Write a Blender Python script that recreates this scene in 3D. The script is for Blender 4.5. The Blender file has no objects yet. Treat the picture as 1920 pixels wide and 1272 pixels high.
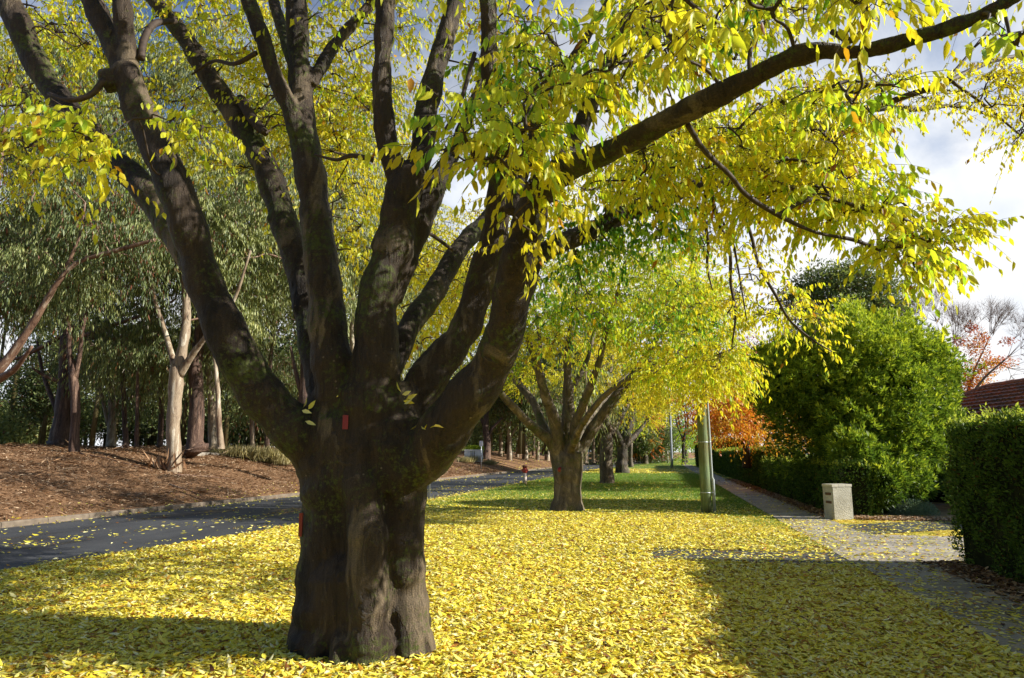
import bpy, bmesh, math
import numpy as np
from mathutils import Vector, Matrix
from mathutils.bvhtree import BVHTree
rng = np.random.default_rng(11)
PI = math.pi
scene = bpy.context.scene
COL = scene.collection

# ------------------------------------------------------------------ camera frame
FPX, W, H, HOR, VPX, EYE = 1300.0, 1920, 1272, 850.0, 1240.0, 1.6
PITCH = math.atan((HOR - H / 2) / FPX)
YAW = math.atan((VPX - W / 2) / FPX * math.cos(PITCH))
CAMP = np.array([0.0, 0.0, EYE])
FH = np.array([-math.sin(YAW), math.cos(YAW), 0.0])
RV = np.array([math.cos(YAW), math.sin(YAW), 0.0])
ZV = np.array([0, 0, 1.0])
FW = FH * math.cos(PITCH) + ZV * math.sin(PITCH)
UP = -FH * math.sin(PITCH) + ZV * math.cos(PITCH)

def ray(px, py):
    r = FW + RV * ((px - W / 2) / FPX) - UP * ((py - H / 2) / FPX)
    return r / r.dot(FH)
def P(px, py, d):                      # the point seen at a pixel, d metres ahead
    return CAMP + ray(px, py) * d
def road_near(y): return np.interp(y, [-30, 8, 14, 37, 69, 100, 130, 180, 300, 600], [-9.8, -8.8, -8.0, -7.4, -6.6, -4.6, -1.6, 5, 30, 110])
def road_far(y): return np.interp(y, [-30, 13, 25, 60, 90, 130, 180, 300, 600], [-16.2, -14.9, -14.3, -13.2, -11.6, -8.0, -1.4, 23.5, 103])
def terr(x, y):
    x = np.asarray(x, float); y = np.asarray(y, float)
    d = road_far(y) - x
    z = np.interp(d, [0, .35, 3.5, 8, 13, 60], [0.03, .05, .80, 1.60, 1.88, 2.0])
    bump = .05 * np.sin(x * 1.3 + y * .7) + .04 * np.sin(y * 1.9 - x * .8)
    return np.where(d > 0, z + bump * np.clip(d / 3, 0, 1), 0.0)
def hit(px, py):
    r = ray(px, py)
    d = 4.0
    while d < 300:
        p = CAMP + r * d
        if p[2] <= terr(p[0], p[1]): return p
        d += .05 if d < 60 else .2
    return CAMP + r * 120
def dist(p): return float((np.asarray(p) - CAMP).dot(FH))
def catmull(pts, n=6):
    pts = np.asarray(pts, float)
    if len(pts) < 3:
        t = np.linspace(0, 1, n + 1)[:, None]
        return pts[0] * (1 - t) + pts[-1] * t
    q = np.vstack([2 * pts[0] - pts[1], pts, 2 * pts[-1] - pts[-2]])
    out = []
    for i in range(1, len(q) - 2):
        for t in np.arange(n) / n:
            a, b, c, d = q[i - 1], q[i], q[i + 1], q[i + 2]
            out.append(.5 * ((2 * b) + (c - a) * t + (2 * a - 5 * b + 4 * c - d) * t * t + (3 * b - a - 3 * c + d) * t ** 3))
    out.append(pts[-1])
    return np.array(out)
def norm(v): return v / (np.linalg.norm(v, axis=-1, keepdims=True) + 1e-9)

# ------------------------------------------------------------------ materials
MATS = {}
def newmat(name):
    m = bpy.data.materials.new(name); m.use_nodes = True
    nt = m.node_tree; nt.nodes.clear()
    MATS[name] = m
    return m, nt, nt.nodes, nt.links
def ramp(nodes, stops, interp='LINEAR'):
    r = nodes.new('ShaderNodeValToRGB'); r.color_ramp.interpolation = interp
    el = r.color_ramp.elements
    while len(el) < len(stops): el.new(.5)
    for e, (p, c) in zip(el, stops):
        e.position = p; e.color = (c[0], c[1], c[2], 1)
    return r
def noise(nodes, links, vec, scale, detail=4, rough=.55, dist_=0, dim=None):
    n = nodes.new('ShaderNodeTexNoise')
    n.inputs['Scale'].default_value = scale; n.inputs['Detail'].default_value = detail
    n.inputs['Roughness'].default_value = rough; n.inputs['Distortion'].default_value = dist_
    if vec is not None: links.new(vec, n.inputs['Vector'])
    return n
def mapping(nodes, links, vec, scale=(1, 1, 1)):
    m = nodes.new('ShaderNodeMapping'); m.inputs['Scale'].default_value = scale
    links.new(vec, m.inputs['Vector']); return m.outputs[0]
def mix(nodes, links, fac, a, b, mode='MIX'):
    m = nodes.new('ShaderNodeMix'); m.data_type = 'RGBA'; m.blend_type = mode
    for s, i in ((fac, 0), (a, 6), (b, 7)):
        if isinstance(s, (int, float)): m.inputs[i].default_value = s
        elif isinstance(s, tuple): m.inputs[i].default_value = (*s, 1)
        else: links.new(s, m.inputs[i])
    return m.outputs[2]
def finish(nt, bsdf_out):
    o = nt.nodes.new('ShaderNodeOutputMaterial'); nt.links.new(bsdf_out, o.inputs['Surface'])
def principled(nodes, links, col, rough=.8, spec=.3, height=None, bump=.3, bdist=.02):
    b = nodes.new('ShaderNodeBsdfPrincipled')
    if isinstance(col, tuple): b.inputs['Base Color'].default_value = (*col, 1)
    else: links.new(col, b.inputs['Base Color'])
    if isinstance(rough, (int, float)): b.inputs['Roughness'].default_value = rough
    else: links.new(rough, b.inputs['Roughness'])
    b.inputs['Specular IOR Level'].default_value = spec
    if height is not None:
        u = nodes.new('ShaderNodeBump'); u.inputs['Strength'].default_value = bump; u.inputs['Distance'].default_value = bdist
        links.new(height, u.inputs['Height']); links.new(u.outputs[0], b.inputs['Normal'])
    return b
def leafmat(name, stops, trans=.42, rough=.42, spec=.35, tboost=1.25):
    m, nt, N, L = newmat(name)
    a = N.new('ShaderNodeAttribute'); a.attribute_name = 'tint'
    r = ramp(N, stops); L.new(a.outputs['Fac'], r.inputs[0])
    b = principled(N, L, r.outputs[0], rough, spec)
    t = N.new('ShaderNodeBsdfTranslucent')
    g = mix(N, L, 1.0, r.outputs[0], (tboost, tboost, tboost * .6), 'MULTIPLY')
    L.new(g, t.inputs['Color'])
    s = N.new('ShaderNodeMixShader'); s.inputs[0].default_value = trans
    L.new(b.outputs[0], s.inputs[1]); L.new(t.outputs[0], s.inputs[2])
    finish(nt, s.outputs[0]); return m
def simple(name, col, rough=.7, spec=.3, var=.25, scale=8, bump=.15, metal=0):
    m, nt, N, L = newmat(name)
    tc = N.new('ShaderNodeTexCoord')
    n = noise(N, L, tc.outputs['Object'], scale, 5)
    r = ramp(N, [(.3, tuple(c * (1 - var) for c in col)), (.7, tuple(min(1, c * (1 + var)) for c in col))])
    L.new(n.outputs[0], r.inputs[0])
    b = principled(N, L, r.outputs[0], rough, spec, n.outputs[0], bump, .01)
    b.inputs['Metallic'].default_value = metal
    finish(nt, b.outputs[0]); return m

leafmat('elm_leaf', [(0, (.26, .09, .02)), (.05, (.55, .30, .02)), (.14, (.66, .53, .03)), (.45, (.70, .64, .04)), (.66, (.54, .62, .04)), (.85, (.24, .44, .035)), (1, (.06, .20, .025))], .52)
leafmat('litter_leaf', [(0, (.12, .045, .02)), (.10, (.42, .17, .03)), (.20, (.80, .60, .035)), (.48, (.88, .78, .08)), (.72, (.90, .80, .16)), (1, (.92, .86, .46))], .15, .5, .3)
leafmat('brown_litter', [(0, (.07, .03, .015)), (.4, (.22, .115, .055)), (.7, (.44, .28, .16)), (1, (.62, .48, .33))], .05, .8, .2)
leafmat('gum_leaf', [(0, (.22, .07, .03)), (.06, (.16, .09, .04)), (.12, (.05, .085, .03)), (.5, (.20, .245, .085)), (.85, (.42, .44, .16)), (1, (.52, .53, .20))], .38, .4, .45)
leafmat('shrub_leaf', [(0, (.10, .06, .03)), (.08, (.05, .10, .015)), (.45, (.16, .25, .03)), (.75, (.37, .46, .045)), (1, (.58, .62, .06))], .4, .45, .3)
leafmat('hedge_leaf', [(0, (.15, .07, .03)), (.05, (.035, .06, .015)), (.5, (.08, .15, .025)), (.8, (.18, .27, .04)), (1, (.38, .44, .08))], .25, .55, .15)
leafmat('autumn_leaf', [(0, (.20, .02, .015)), (.3, (.50, .07, .02)), (.55, (.70, .22, .03)), (.8, (.75, .42, .04)), (1, (.40, .40, .05))], .4)
leafmat('grass_blade', [(0, (.35, .33, .10)), (.4, (.12, .24, .03)), (1, (.22, .40, .04))], .3)
leafmat('straw_blade', [(0, (.30, .26, .12)), (1, (.55, .48, .25))], .3)
leafmat('silver_leaf', [(0, (.12, .20, .10)), (1, (.35, .45, .34))], .2)

def barkmat(name, dark, mid, pale, moss=0.0, scale=1.0, bump=.5, zs=.35):
    m, nt, N, L = newmat(name)
    tc = N.new('ShaderNodeTexCoord'); o = tc.outputs['Object']
    v1 = mapping(N, L, o, (1, 1, zs)); v2 = mapping(N, L, o, (1, 1, .12))
    patch = noise(N, L, v1, 3.2 * scale, 6, .6, .6)
    r1 = ramp(N, [(.36, dark), (.47, mid), (.55, mid), (.63, pale)]); L.new(patch.outputs[0], r1.inputs[0])
    fine = noise(N, L, v2, 34 * scale, 6, .65, .3)
    r2 = ramp(N, [(.25, (.45, .42, .4)), (.7, (1.15, 1.12, 1.08))]); L.new(fine.outputs[0], r2.inputs[0])
    c = mix(N, L, 1.0, r1.outputs[0], r2.outputs[0], 'MULTIPLY')
    sp_ = noise(N, L, mapping(N, L, o, (1, 1, 1.6)), 95 * scale, 4, .7); r3 = ramp(N, [(.36, (.55, .53, .5)), (.5, (1, 1, 1)), (.66, (1.5, 1.45, 1.35))]); L.new(sp_.outputs[0], r3.inputs[0])
    c = mix(N, L, .8, c, r3.outputs[0], 'MULTIPLY')
    vo = N.new('ShaderNodeTexVoronoi'); vo.inputs['Scale'].default_value = 13 * scale; L.new(o, vo.inputs['Vector'])
    r4 = ramp(N, [(.07, (1, 1, 1)), (.13, (0, 0, 0))]); L.new(vo.outputs['Distance'], r4.inputs[0])
    gate = noise(N, L, o, 2.3, 2); r5 = ramp(N, [(.5, (0, 0, 0)), (.6, (.7, .7, .7))]); L.new(gate.outputs[0], r5.inputs[0])
    c = mix(N, L, mix(N, L, 1.0, r4.outputs[0], r5.outputs[0], 'MULTIPLY'), c, tuple(min(1, q * 1.5) for q in pale))
    if moss:
        mn = noise(N, L, o, 1.7, 5, .6, .4); mf = noise(N, L, o, 26, 6, .75)
        a = N.new('ShaderNodeMath'); a.operation = 'MULTIPLY'; L.new(mn.outputs[0], a.inputs[0]); L.new(mf.outputs[0], a.inputs[1])
        rr = ramp(N, [(.262 + .06 * (1 - moss), (0, 0, 0)), (.32 + .06 * (1 - moss), (.9, .9, .9))]); L.new(a.outputs[0], rr.inputs[0])
        mc = ramp(N, [(.35, (.018, .026, .005)), (.65, (.085, .105, .014))]); L.new(mf.outputs[0], mc.inputs[0])
        c = mix(N, L, rr.outputs[0], c, mc.outputs[0])
    stp = ramp(N, [(.44, (0, 0, 0)), (.46, (.4, .4, .4)), (.56, (.4, .4, .4)), (.58, (1, 1, 1))]); L.new(patch.outputs[0], stp.inputs[0])
    h0 = N.new('ShaderNodeMath'); h0.operation = 'ADD'; L.new(fine.outputs[0], h0.inputs[0]); L.new(stp.outputs[0], h0.inputs[1])
    h = N.new('ShaderNodeMath'); h.operation = 'MULTIPLY_ADD'; h.inputs[1].default_value = .5; L.new(sp_.outputs[0], h.inputs[0]); L.new(h0.outputs[0], h.inputs[2])
    b = principled(N, L, c, .62, .35, h.outputs[0], bump, .025)
    finish(nt, b.outputs[0]); return m
barkmat('elm_bark', (.016, .010, .006), (.052, .035, .022), (.165, .128, .082), .8, .9, 1.0)
barkmat('elm_bark_pale', (.06, .045, .03), (.14, .11, .075), (.26, .21, .14), .8, 2.0)
barkmat('gum_bark', (.14, .08, .05), (.33, .26, .18), (.58, .53, .43), 0, 1.4, .4, .15)
barkmat('gum_bark_rough', (.035, .02, .014), (.12, .07, .05), (.26, .17, .12), 0, 2.2, .9, .12)
barkmat('gum_limb', (.08, .04, .028), (.20, .12, .08), (.38, .30, .23), 0, 1.6, .4, .2)
simple('twig', (.055, .038, .028), .7, .3, .3, 20)
simple('twig_grey', (.17, .115, .105), .7, .3, .3, 20)

# ------------------------------------------------------------------ mesh accumulation
class Acc:
    def __init__(s): s.v = []; s.f = []; s.t = []; s.n = 0
    def add(s, v, faces, tint=None):           # faces: list of (m,k) index arrays
        v = np.asarray(v, np.float32).reshape(-1, 3)
        for f in faces: s.f.append(np.asarray(f, np.int64) + s.n)
        s.v.append(v); s.n += len(v)
        s.t.append(np.full(len(v), .5, np.float32) if tint is None else np.asarray(tint, np.float32))
    def mesh(s, name, origin=(0, 0, 0), smooth=False):
        me = bpy.data.meshes.new(name)
        if not s.n: return me
        v = np.vstack(s.v) - np.asarray(origin, np.float32)
        me.vertices.add(len(v)); me.vertices.foreach_set('co', v.ravel())
        tot = sum(f.size for f in s.f); nf = sum(len(f) for f in s.f)
        me.loops.add(tot); me.polygons.add(nf)
        me.loops.foreach_set('vertex_index', np.concatenate([f.ravel() for f in s.f]).astype(np.int32))
        k = np.concatenate([np.full(len(f), f.shape[1]) for f in s.f])
        me.polygons.foreach_set('loop_start', np.concatenate([[0], np.cumsum(k)[:-1]]).astype(np.int32))
        me.update(calc_edges=True)
        at = me.attributes.new('tint', 'FLOAT', 'POINT'); at.data.foreach_set('value', np.concatenate(s.t).astype(np.float32))
        if smooth: me.polygons.foreach_set('use_smooth', np.ones(nf, bool))
        if getattr(s, 'flat', False) and not smooth: me.polygons.foreach_set('use_smooth', np.zeros(nf, bool))
        me.validate()
        return me

def tube(acc, pts, rad, sides=8, tint=.5, jitter=0.0, caps=True):
    pts = np.asarray(pts, float); n = len(pts); rad = np.broadcast_to(np.asarray(rad, float), (n,))
    T = norm(np.gradient(pts, axis=0)); ref = np.array([1.0, 0, 0]) if abs(T[0][0]) < .8 else np.array([0, 1.0, 0])
    u = norm(np.cross(T[0], ref)); V = []
    a = np.arange(sides) * 2 * PI / sides
    for i in range(n):
        u = norm(u - T[i] * u.dot(T[i])); w = np.cross(T[i], u)
        rr = rad[i] * (1 + jitter * rng.normal(size=sides))
        V.append(pts[i] + (np.cos(a) * rr)[:, None] * u + (np.sin(a) * rr)[:, None] * w)
    V = np.vstack(V)
    i = np.arange(n - 1)[:, None] * sides; j = np.arange(sides)[None, :]; j2 = (j + 1) % sides
    q = np.stack([i + j, i + j2, i + sides + j2, i + sides + j], -1).reshape(-1, 4)
    fs = [q]
    if caps: fs += [np.arange(sides)[::-1][None, :], (np.arange(sides) + (n - 1) * sides)[None, :]]
    acc.add(V, fs, np.full(len(V), tint))

def box(acc, c, s, rz=0.0, tint=.5):
    acc.flat = True
    x, y, z = np.array(s) / 2
    v = np.array([[a * x, b * y, d * z] for d in (-1, 1) for b in (-1, 1) for a in (-1, 1)], float)
    R = np.array([[math.cos(rz), -math.sin(rz), 0], [math.sin(rz), math.cos(rz), 0], [0, 0, 1]])
    v = v @ R.T + np.asarray(c, float)
    f = np.array([[0, 2, 3, 1], [4, 5, 7, 6], [0, 1, 5, 4], [2, 6, 7, 3], [0, 4, 6, 2], [1, 3, 7, 5]])
    acc.add(v, [f], np.full(8, tint))

def leaves(acc, pos, axis, length, width, tint, kind='lo', flat=None):
    """pointed leaves: pos (n,3), axis (n,3); kind 'hi' = folded, curved blade of six faces"""
    n = len(pos)
    if not n: return
    axis = norm(axis); length = np.broadcast_to(length, (n,))[:, None]; width = np.broadcast_to(width, (n,))[:, None]
    rv = rng.normal(size=(n, 3)) if flat is None else flat
    side = norm(np.cross(axis, rv)); nor = np.cross(side, axis)
    hw = width * .5
    base = np.arange(n)[:, None]
    if kind == 'hi':
        curl = rng.uniform(-.05, .28, (n, 1)) * length
        m1 = pos + axis * length * .30 - nor * hw * .25
        m2 = pos + axis * length * .62 - nor * (hw * .2 + curl * .35)
        tip = pos + axis * length - nor * curl
        V = np.stack([pos, m1 + side * hw * .92 + nor * hw * .4, m1 - side * hw * .92 + nor * hw * .4, m1,
                      m2 + side * hw * .78 + nor * hw * .35, m2 - side * hw * .78 + nor * hw * .35, m2, tip], 1)
        b = base * 8
        tr = np.concatenate([b + [[0, 1, 3]], b + [[0, 3, 2]], b + [[4, 7, 6]], b + [[6, 7, 5]]])
        qu = np.concatenate([b + [[1, 4, 6, 3]], b + [[3, 6, 5, 2]]])
        acc.add(V.reshape(-1, 3), [tr, qu], np.repeat(tint, 8))
    else:
        m = pos + axis * length * .42; lift = nor * hw * .35
        V = np.stack([pos, m + side * hw + lift, pos + axis * length - nor * length * .1, m - side * hw + lift], 1)
        b = base * 4
        acc.add(V.reshape(-1, 3), [np.concatenate([b + [[0, 1, 2]], b + [[0, 2, 3]]])], np.repeat(tint, 4))

def fan_twigs(acc, S, E, sag, r):
    """many thin three-sided twigs at once, from S to E, sagging"""
    n = len(S)
    if not n: return
    t = np.array([0, .35, .7, 1.0])[None, :, None]
    D = (E - S)[:, None, :]
    p = S[:, None, :] + D * t + np.array([0, 0, -1.0]) * (np.broadcast_to(sag, (n,))[:, None, None] * t * t)
    d = norm(E - S); s = norm(np.cross(d, ZV + rng.normal(size=(n, 3)) * .05)); w = np.cross(d, s)
    rr = np.broadcast_to(r, (n,))[:, None, None] * (1.15 - .85 * t)
    rings = []
    for a in (0, 2 * PI / 3, 4 * PI / 3):
        rings.append(p + (s * math.cos(a) + w * math.sin(a))[:, None, :] * rr)
    V = np.stack(rings, 2).reshape(-1, 3)
    b = (np.arange(n) * 12)[:, None, None]; k = (np.arange(3) * 3)[None, :, None]
    q = [np.concatenate([b + k + j, b + k + (j + 1) % 3, b + k + 3 + (j + 1) % 3, b + k + 3 + j], 2).reshape(-1, 4) for j in range(3)]
    acc.add(V, [np.concatenate(q)])

def sprays(fol, wood, S, D, Ls, K, leaf, wid, tint, tvar=.12, droop=1.0, sag=.35, kind='lo', twr=.0025, brown=.04):
    n = len(S)
    if not n: return
    D = norm(D); Ls = np.broadcast_to(Ls, (n,))
    t = ((np.arange(K) + 1) / K)[None, :, None] + rng.uniform(-.5, .5, (n, K, 1)) / K
    Lx = Ls[:, None, None]
    pos = S[:, None, :] + D[:, None, :] * Lx * t - ZV * sag * Lx * t * t
    tan = norm(D[:, None, :] - ZV * 2 * sag * t)
    side = norm(np.cross(tan, np.broadcast_to(ZV, tan.shape) + 1e-3))
    alt = np.where(np.arange(K) % 2 == 0, 1.0, -1.0)[None, :, None]
    ax = tan * .45 + side * alt * .55 - ZV * droop * rng.uniform(.5, 1.5, (n, K, 1)) + rng.normal(size=(n, K, 3)) * .25
    keep = rng.random(n * K) > .08
    tt = np.broadcast_to(tint, (n,))[:, None] + rng.normal(size=(n, 1)) * tvar * .6 + rng.normal(size=(n, K)) * tvar
    tt = np.where(rng.random((n, K)) < brown, rng.uniform(0, .1, (n, K)), tt)
    sz = leaf * rng.uniform(.65, 1.2, n * K)
    leaves(fol, pos.reshape(-1, 3)[keep], ax.reshape(-1, 3)[keep], sz[keep], (sz * wid / leaf)[keep], np.clip(tt, 0.0, 1).reshape(-1)[keep], kind)
    if wood is not None: fan_twigs(wood, S, S + D * Ls[:, None], sag * Ls, twr)

def obj(name, me, mat, parent=None, **kw):
    o = bpy.data.objects.new(name, me); COL.objects.link(o)
    if mat: me.materials.append(MATS[mat] if isinstance(mat, str) else mat)
    if parent: o.parent = parent
    for k, v in kw.items(): o[k] = v
    return o
def thing(name, label, cat, loc, group=None):
    o = bpy.data.objects.new(name, None); COL.objects.link(o); o.location = tuple(float(c) for c in loc)
    o.empty_display_size = .2
    o['label'] = label; o['category'] = cat
    if group: o['group'] = group
    return o
def struct(name, me, mat, kind='structure'):
    return obj(name, me, mat, kind=kind)
def voxel(me, size, smooth=4, disp=0):
    o = bpy.data.objects.new('tmp', me); COL.objects.link(o)
    m = o.modifiers.new('r', 'REMESH'); m.mode = 'VOXEL'; m.voxel_size = size
    m = o.modifiers.new('s', 'SMOOTH'); m.iterations = smooth; m.factor = .6
    if disp:
        for sc_, st in ((.22, disp), (.05, disp * .35)):
            tx = bpy.data.textures.new('bark_relief', 'CLOUDS'); tx.noise_scale = sc_; tx.noise_depth = 3
            m = o.modifiers.new('d', 'DISPLACE'); m.texture = tx; m.strength = st; m.mid_level = .5
    dg = bpy.context.evaluated_depsgraph_get(); dg.update()
    r = bpy.data.meshes.new_from_object(o.evaluated_get(dg))
    bpy.data.objects.remove(o)
    r.polygons.foreach_set('use_smooth', np.ones(len(r.polygons), bool))
    return r

def split_limbs(T, bark):
    """cut the fused wood into trunk and limbs, keeping the smooth shading of the whole"""
    me = T.o_trunk.data; nv = len(me.vertices); nf = len(me.polygons)
    co = np.empty(nv * 3, np.float32); me.vertices.foreach_get('co', co); co = co.reshape(-1, 3)
    no = np.empty(nv * 3, np.float32); me.vertex_normals.foreach_get('vector', no); no = no.reshape(-1, 3)
    fv = np.empty(nf * 4, np.int32)
    if sum(1 for p in me.polygons if len(p.vertices) != 4): return
    me.loops.foreach_get('vertex_index', fv); fv = fv.reshape(-1, 4)
    best = np.full(nv, 1e9, np.float32); own = np.zeros(nv, np.int32)
    for k, (g, pts, rad) in enumerate(T.parts):
        p = (pts - T.base).astype(np.float32)
        for q, r in zip(p[::2], rad[::2]):
            d = np.sqrt(((co - q) ** 2).sum(1)) - r + (0.0 if g == 0 else .05)
            m = d < best; best[m] = d[m]; own[m] = g
    fo = own[fv[:, 0]]
    for g in np.unique(fo):
        f = fv[fo == g]; u, inv = np.unique(f, return_inverse=True)
        a = Acc(); a.add(co[u], [inv.reshape(-1, 4)]); nm = a.mesh('trunk' if g == 0 else 'limb', (0, 0, 0), True)
        nm.normals_split_custom_set_from_vertices(no[u].tolist())
        if g == 0:
            T.o_trunk.data = nm; nm.materials.append(MATS[bark])
        elif len(f) > 150: obj('limb', nm, bark, T.root)
def snap(T, px, py, d, off=.006):
    r = ray(px, py); h = T.bvh.ray_cast(Vector(CAMP), Vector(r).normalized(), 60)[0] if T.bvh else None
    return P(px, py, d) if h is None else np.array(h) - r * off
class Tree:
    def __init__(s, name, label, cat, base, group=None):
        s.base = np.asarray(base, float)
        s.root = thing(name, label, cat, base, group)
        s.trunk, s.wood, s.fol = Acc(), Acc(), Acc(); s.sk = []; s.parts = []; s.ng = 0
    def limb(s, pts, rad, acc=None, sides=14, n=5, jit=.0, skel=True):
        pr = catmull(np.column_stack([np.asarray(pts, float), rad]), n)
        if acc is None and len(pr) > 12:
            q = np.arange(len(pr)); f1, f2, f3 = rng.uniform(0, 6, 3)
            pr[:, 3] *= 1 + .06 * np.sin(q * .9 + f1) * np.sin(q * .37 + f2) + .04 * np.sin(q * 1.7 + f3)
            pr[4:, :3] += (np.sin(q * .55 + f2)[:, None] * pr[:, 3:4] * .14 * norm(rng.normal(size=3)))[4:]
        tube(s.trunk if acc is None else acc, pr[:, :3], np.maximum(pr[:, 3], .002), sides, jitter=jit)
        if acc is None:
            if skel: s.ng += 1
            s.parts.append((s.ng if skel else 0, pr[:, :3], pr[:, 3]))
        if skel:
            m = max(2, len(pr) // 3)
            s.sk.append(pr[m:])
    def connect(s, c, r0=.014, kmin=0, wob=.08):
        sk = np.vstack(s.sk); c = np.asarray(c, float)
        dv = sk[:, :3] - c; dd = np.linalg.norm(dv * [1, 1, 1.3], axis=1) + np.where(dv[:, 2] > 0, dv[:, 2] * .8, 0)
        k = int(np.argmin(dd)); a = sk[k, :3]; L = np.linalg.norm(c - a)
        if L > .06:
            m1 = a + (c - a) * .35 + rng.normal(size=3) * L * wob + ZV * L * .10
            m2 = a + (c - a) * .7 + rng.normal(size=3) * L * wob + ZV * L * .06
            ra = min(max(r0 * (.6 + .5 * L), r0), max(sk[k, 3] * .8, r0))
            pr = catmull(np.column_stack([[a, m1, m2, c], [ra, ra * .75, ra * .55, r0 * .45]]), 4)
            tube(s.wood, pr[:, :3], pr[:, 3], 5 if ra < .03 else 8, caps=False)
            s.sk.append(pr[4:])
        return norm(c - a)
    def clusters(s, C, R, nsp, L=.55, K=13, leaf=.08, wid=.036, tint=.45, tvar=.10, droop=1.35, sag=.35, kind='lo', twr=.0025, r0=.012, out=1.0, brown=.025, subs=True, wood=True, tsd=.08):
        if len(C) == 0: return
        C = np.asarray(C, float)
        if s.sk:
            sk = np.vstack(s.sk)[:, :3]
            C = C[np.argsort([np.min(np.linalg.norm(sk - c, axis=1)) for c in C])]
        R = np.broadcast_to(R, (len(C),))
        for c, r in zip(C, R):
            d0 = s.connect(c, r0) if s.sk else ZV
            n = max(1, int(nsp * rng.uniform(.7, 1.3)))
            off = norm(rng.normal(size=(n, 3))) * (r * rng.random((n, 1)) ** .5) * [1, 1, .7]
            S = c + off * .6
            D = off / r * out + rng.normal(size=(n, 3)) * .35 + d0 * .35
            D[:, 2] *= .6
            ti = tint + rng.normal() * tsd
            sprays(s.fol, s.wood if wood else None, S, D, L * rng.uniform(.6, 1.2, n), K, leaf, wid, ti, tvar, droop, sag, kind, twr, brown)
            if subs and wood: fan_twigs(s.wood, np.repeat(c[None], n, 0), S, -.02, twr * 1.5)
    def done(s, bark, leafm, twig='twig', vox=0, disp=0, labels=None):
        me = s.trunk.mesh('trunk', s.base, True)
        if vox: me = voxel(me, vox, 4, disp)
        s.o_trunk = obj('trunk', me, bark, s.root)
        s.bvh = BVHTree.FromPolygons([v.co + Vector(s.base) for v in me.vertices], [p.vertices[:] for p in me.polygons]) if vox else None
        if vox: split_limbs(s, bark)
        if s.wood.n: s.o_wood = obj('branchwork', s.wood.mesh('branchwork', s.base, True), twig, s.root)
        if s.fol.n: s.o_fol = obj('crown', s.fol.mesh('crown', s.base), leafm, s.root)
        return s.root
def clone(root, loc, rz, sc=1.0, **kw):
    r = root.copy(); COL.objects.link(r); r.location = tuple(float(c) for c in loc); r.rotation_euler = (0, 0, rz); r.scale = (sc, sc, sc)
    for k, v in kw.items(): r[k] = v
    for ch in [o for o in bpy.data.objects if o.parent == root]:
        c = ch.copy(); COL.objects.link(c); c.parent = r
    return r
def region(n, x0, x1, y0, y1, d0, d1, test=None):
    out = []
    while len(out) < n:
        px, py = rng.uniform(x0, x1), rng.uniform(y0, y1)
        if test is None or test(px, py): out.append(P(px, py, rng.uniform(d0, d1)))
    return np.array(out)
def poly_region(n, poly, d0, d1):
    poly = np.array(poly, float)
    def inside(x, y):
        c = False; j = len(poly) - 1
        for i in range(len(poly)):
            if (poly[i][1] > y) != (poly[j][1] > y) and x < (poly[j][0] - poly[i][0]) * (y - poly[i][1]) / (poly[j][1] - poly[i][1]) + poly[i][0]: c = not c
            j = i
        return c
    return region(n, poly[:, 0].min(), poly[:, 0].max(), poly[:, 1].min(), poly[:, 1].max(), d0, d1, inside)
def px_limb(tree, spec, **kw):                 # spec rows: px, py, depth, width in px
    a = np.array(spec, float)
    pts = np.array([P(x, y, d) for x, y, d, w in a]); rad = a[:, 3] * a[:, 2] / FPX / 2
    tree.limb(pts, rad, **kw)

#@@SETTING
# ------------------------------------------------------------------ ground sheet
def sheet(name, rows, xs_fn, zfn, mat, kind='structure'):
    V = []; m = None
    for y in rows:
        xs = np.asarray(xs_fn(y), float); m = len(xs)
        V.append(np.column_stack([xs, np.full(m, y), zfn(xs, y)]))
    a = Acc(); n = len(rows)
    i = np.arange(n - 1)[:, None] * m; j = np.arange(m - 1)[None, :]
    q = np.stack([i + j, i + j + 1, i + m + j + 1, i + m + j], -1).reshape(-1, 4)
    a.add(np.vstack(V), [q])
    return struct(name, a.mesh(name, smooth=True), mat, kind)
ROWS = np.concatenate([np.arange(-60, -5, 5), np.arange(-5, 45, .5), np.arange(45, 130, 2), np.arange(130, 300, 10), [350, 420, 600, 900]])
def gx(y):
    n, f = float(road_near(y)), float(road_far(y))
    return np.concatenate([[f - 600, f - 200, f - 80], f - np.arange(60, 16, -3), f - np.arange(16, .4, -.5), [f - .3, f - .15, f - .149, n + .001, n + .12, n + 2, n + 6, n + 11, n + 16, n + 40, n + 120, n + 700]])
def gz(xs, y):
    z = terr(xs, y); f, n = road_far(y), road_near(y)
    z[(xs > f - .15) & (xs < n + .01)] = -.14
    return z
m_, nt, N, L = newmat('verge_ground')
geo = N.new('ShaderNodeNewGeometry'); pos = geo.outputs['Position']
sep = N.new('ShaderNodeSeparateXYZ'); L.new(pos, sep.inputs[0])
g1 = noise(N, L, pos, 45, 4, .6); gr = ramp(N, [(.3, (.045, .10, .015)), (.55, (.12, .22, .03)), (.75, (.26, .32, .06))]); L.new(g1.outputs[0], gr.inputs[0])
vor = N.new('ShaderNodeTexVoronoi'); vor.inputs['Scale'].default_value = 16; L.new(pos, vor.inputs['Vector'])
vr = ramp(N, [(0, (.30, .16, .04)), (.3, (.60, .42, .05)), (.7, (.72, .54, .07)), (1, (.75, .66, .25))])
L.new(vor.outputs['Color'], vr.inputs[0])
cov = noise(N, L, pos, .55, 5, .65)
mr = N.new('ShaderNodeMapRange'); mr.inputs[1].default_value = 14; mr.inputs[2].default_value = 24; mr.inputs[3].default_value = .12; mr.inputs[4].default_value = -.10
L.new(sep.outputs[1], mr.inputs[0])
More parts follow.
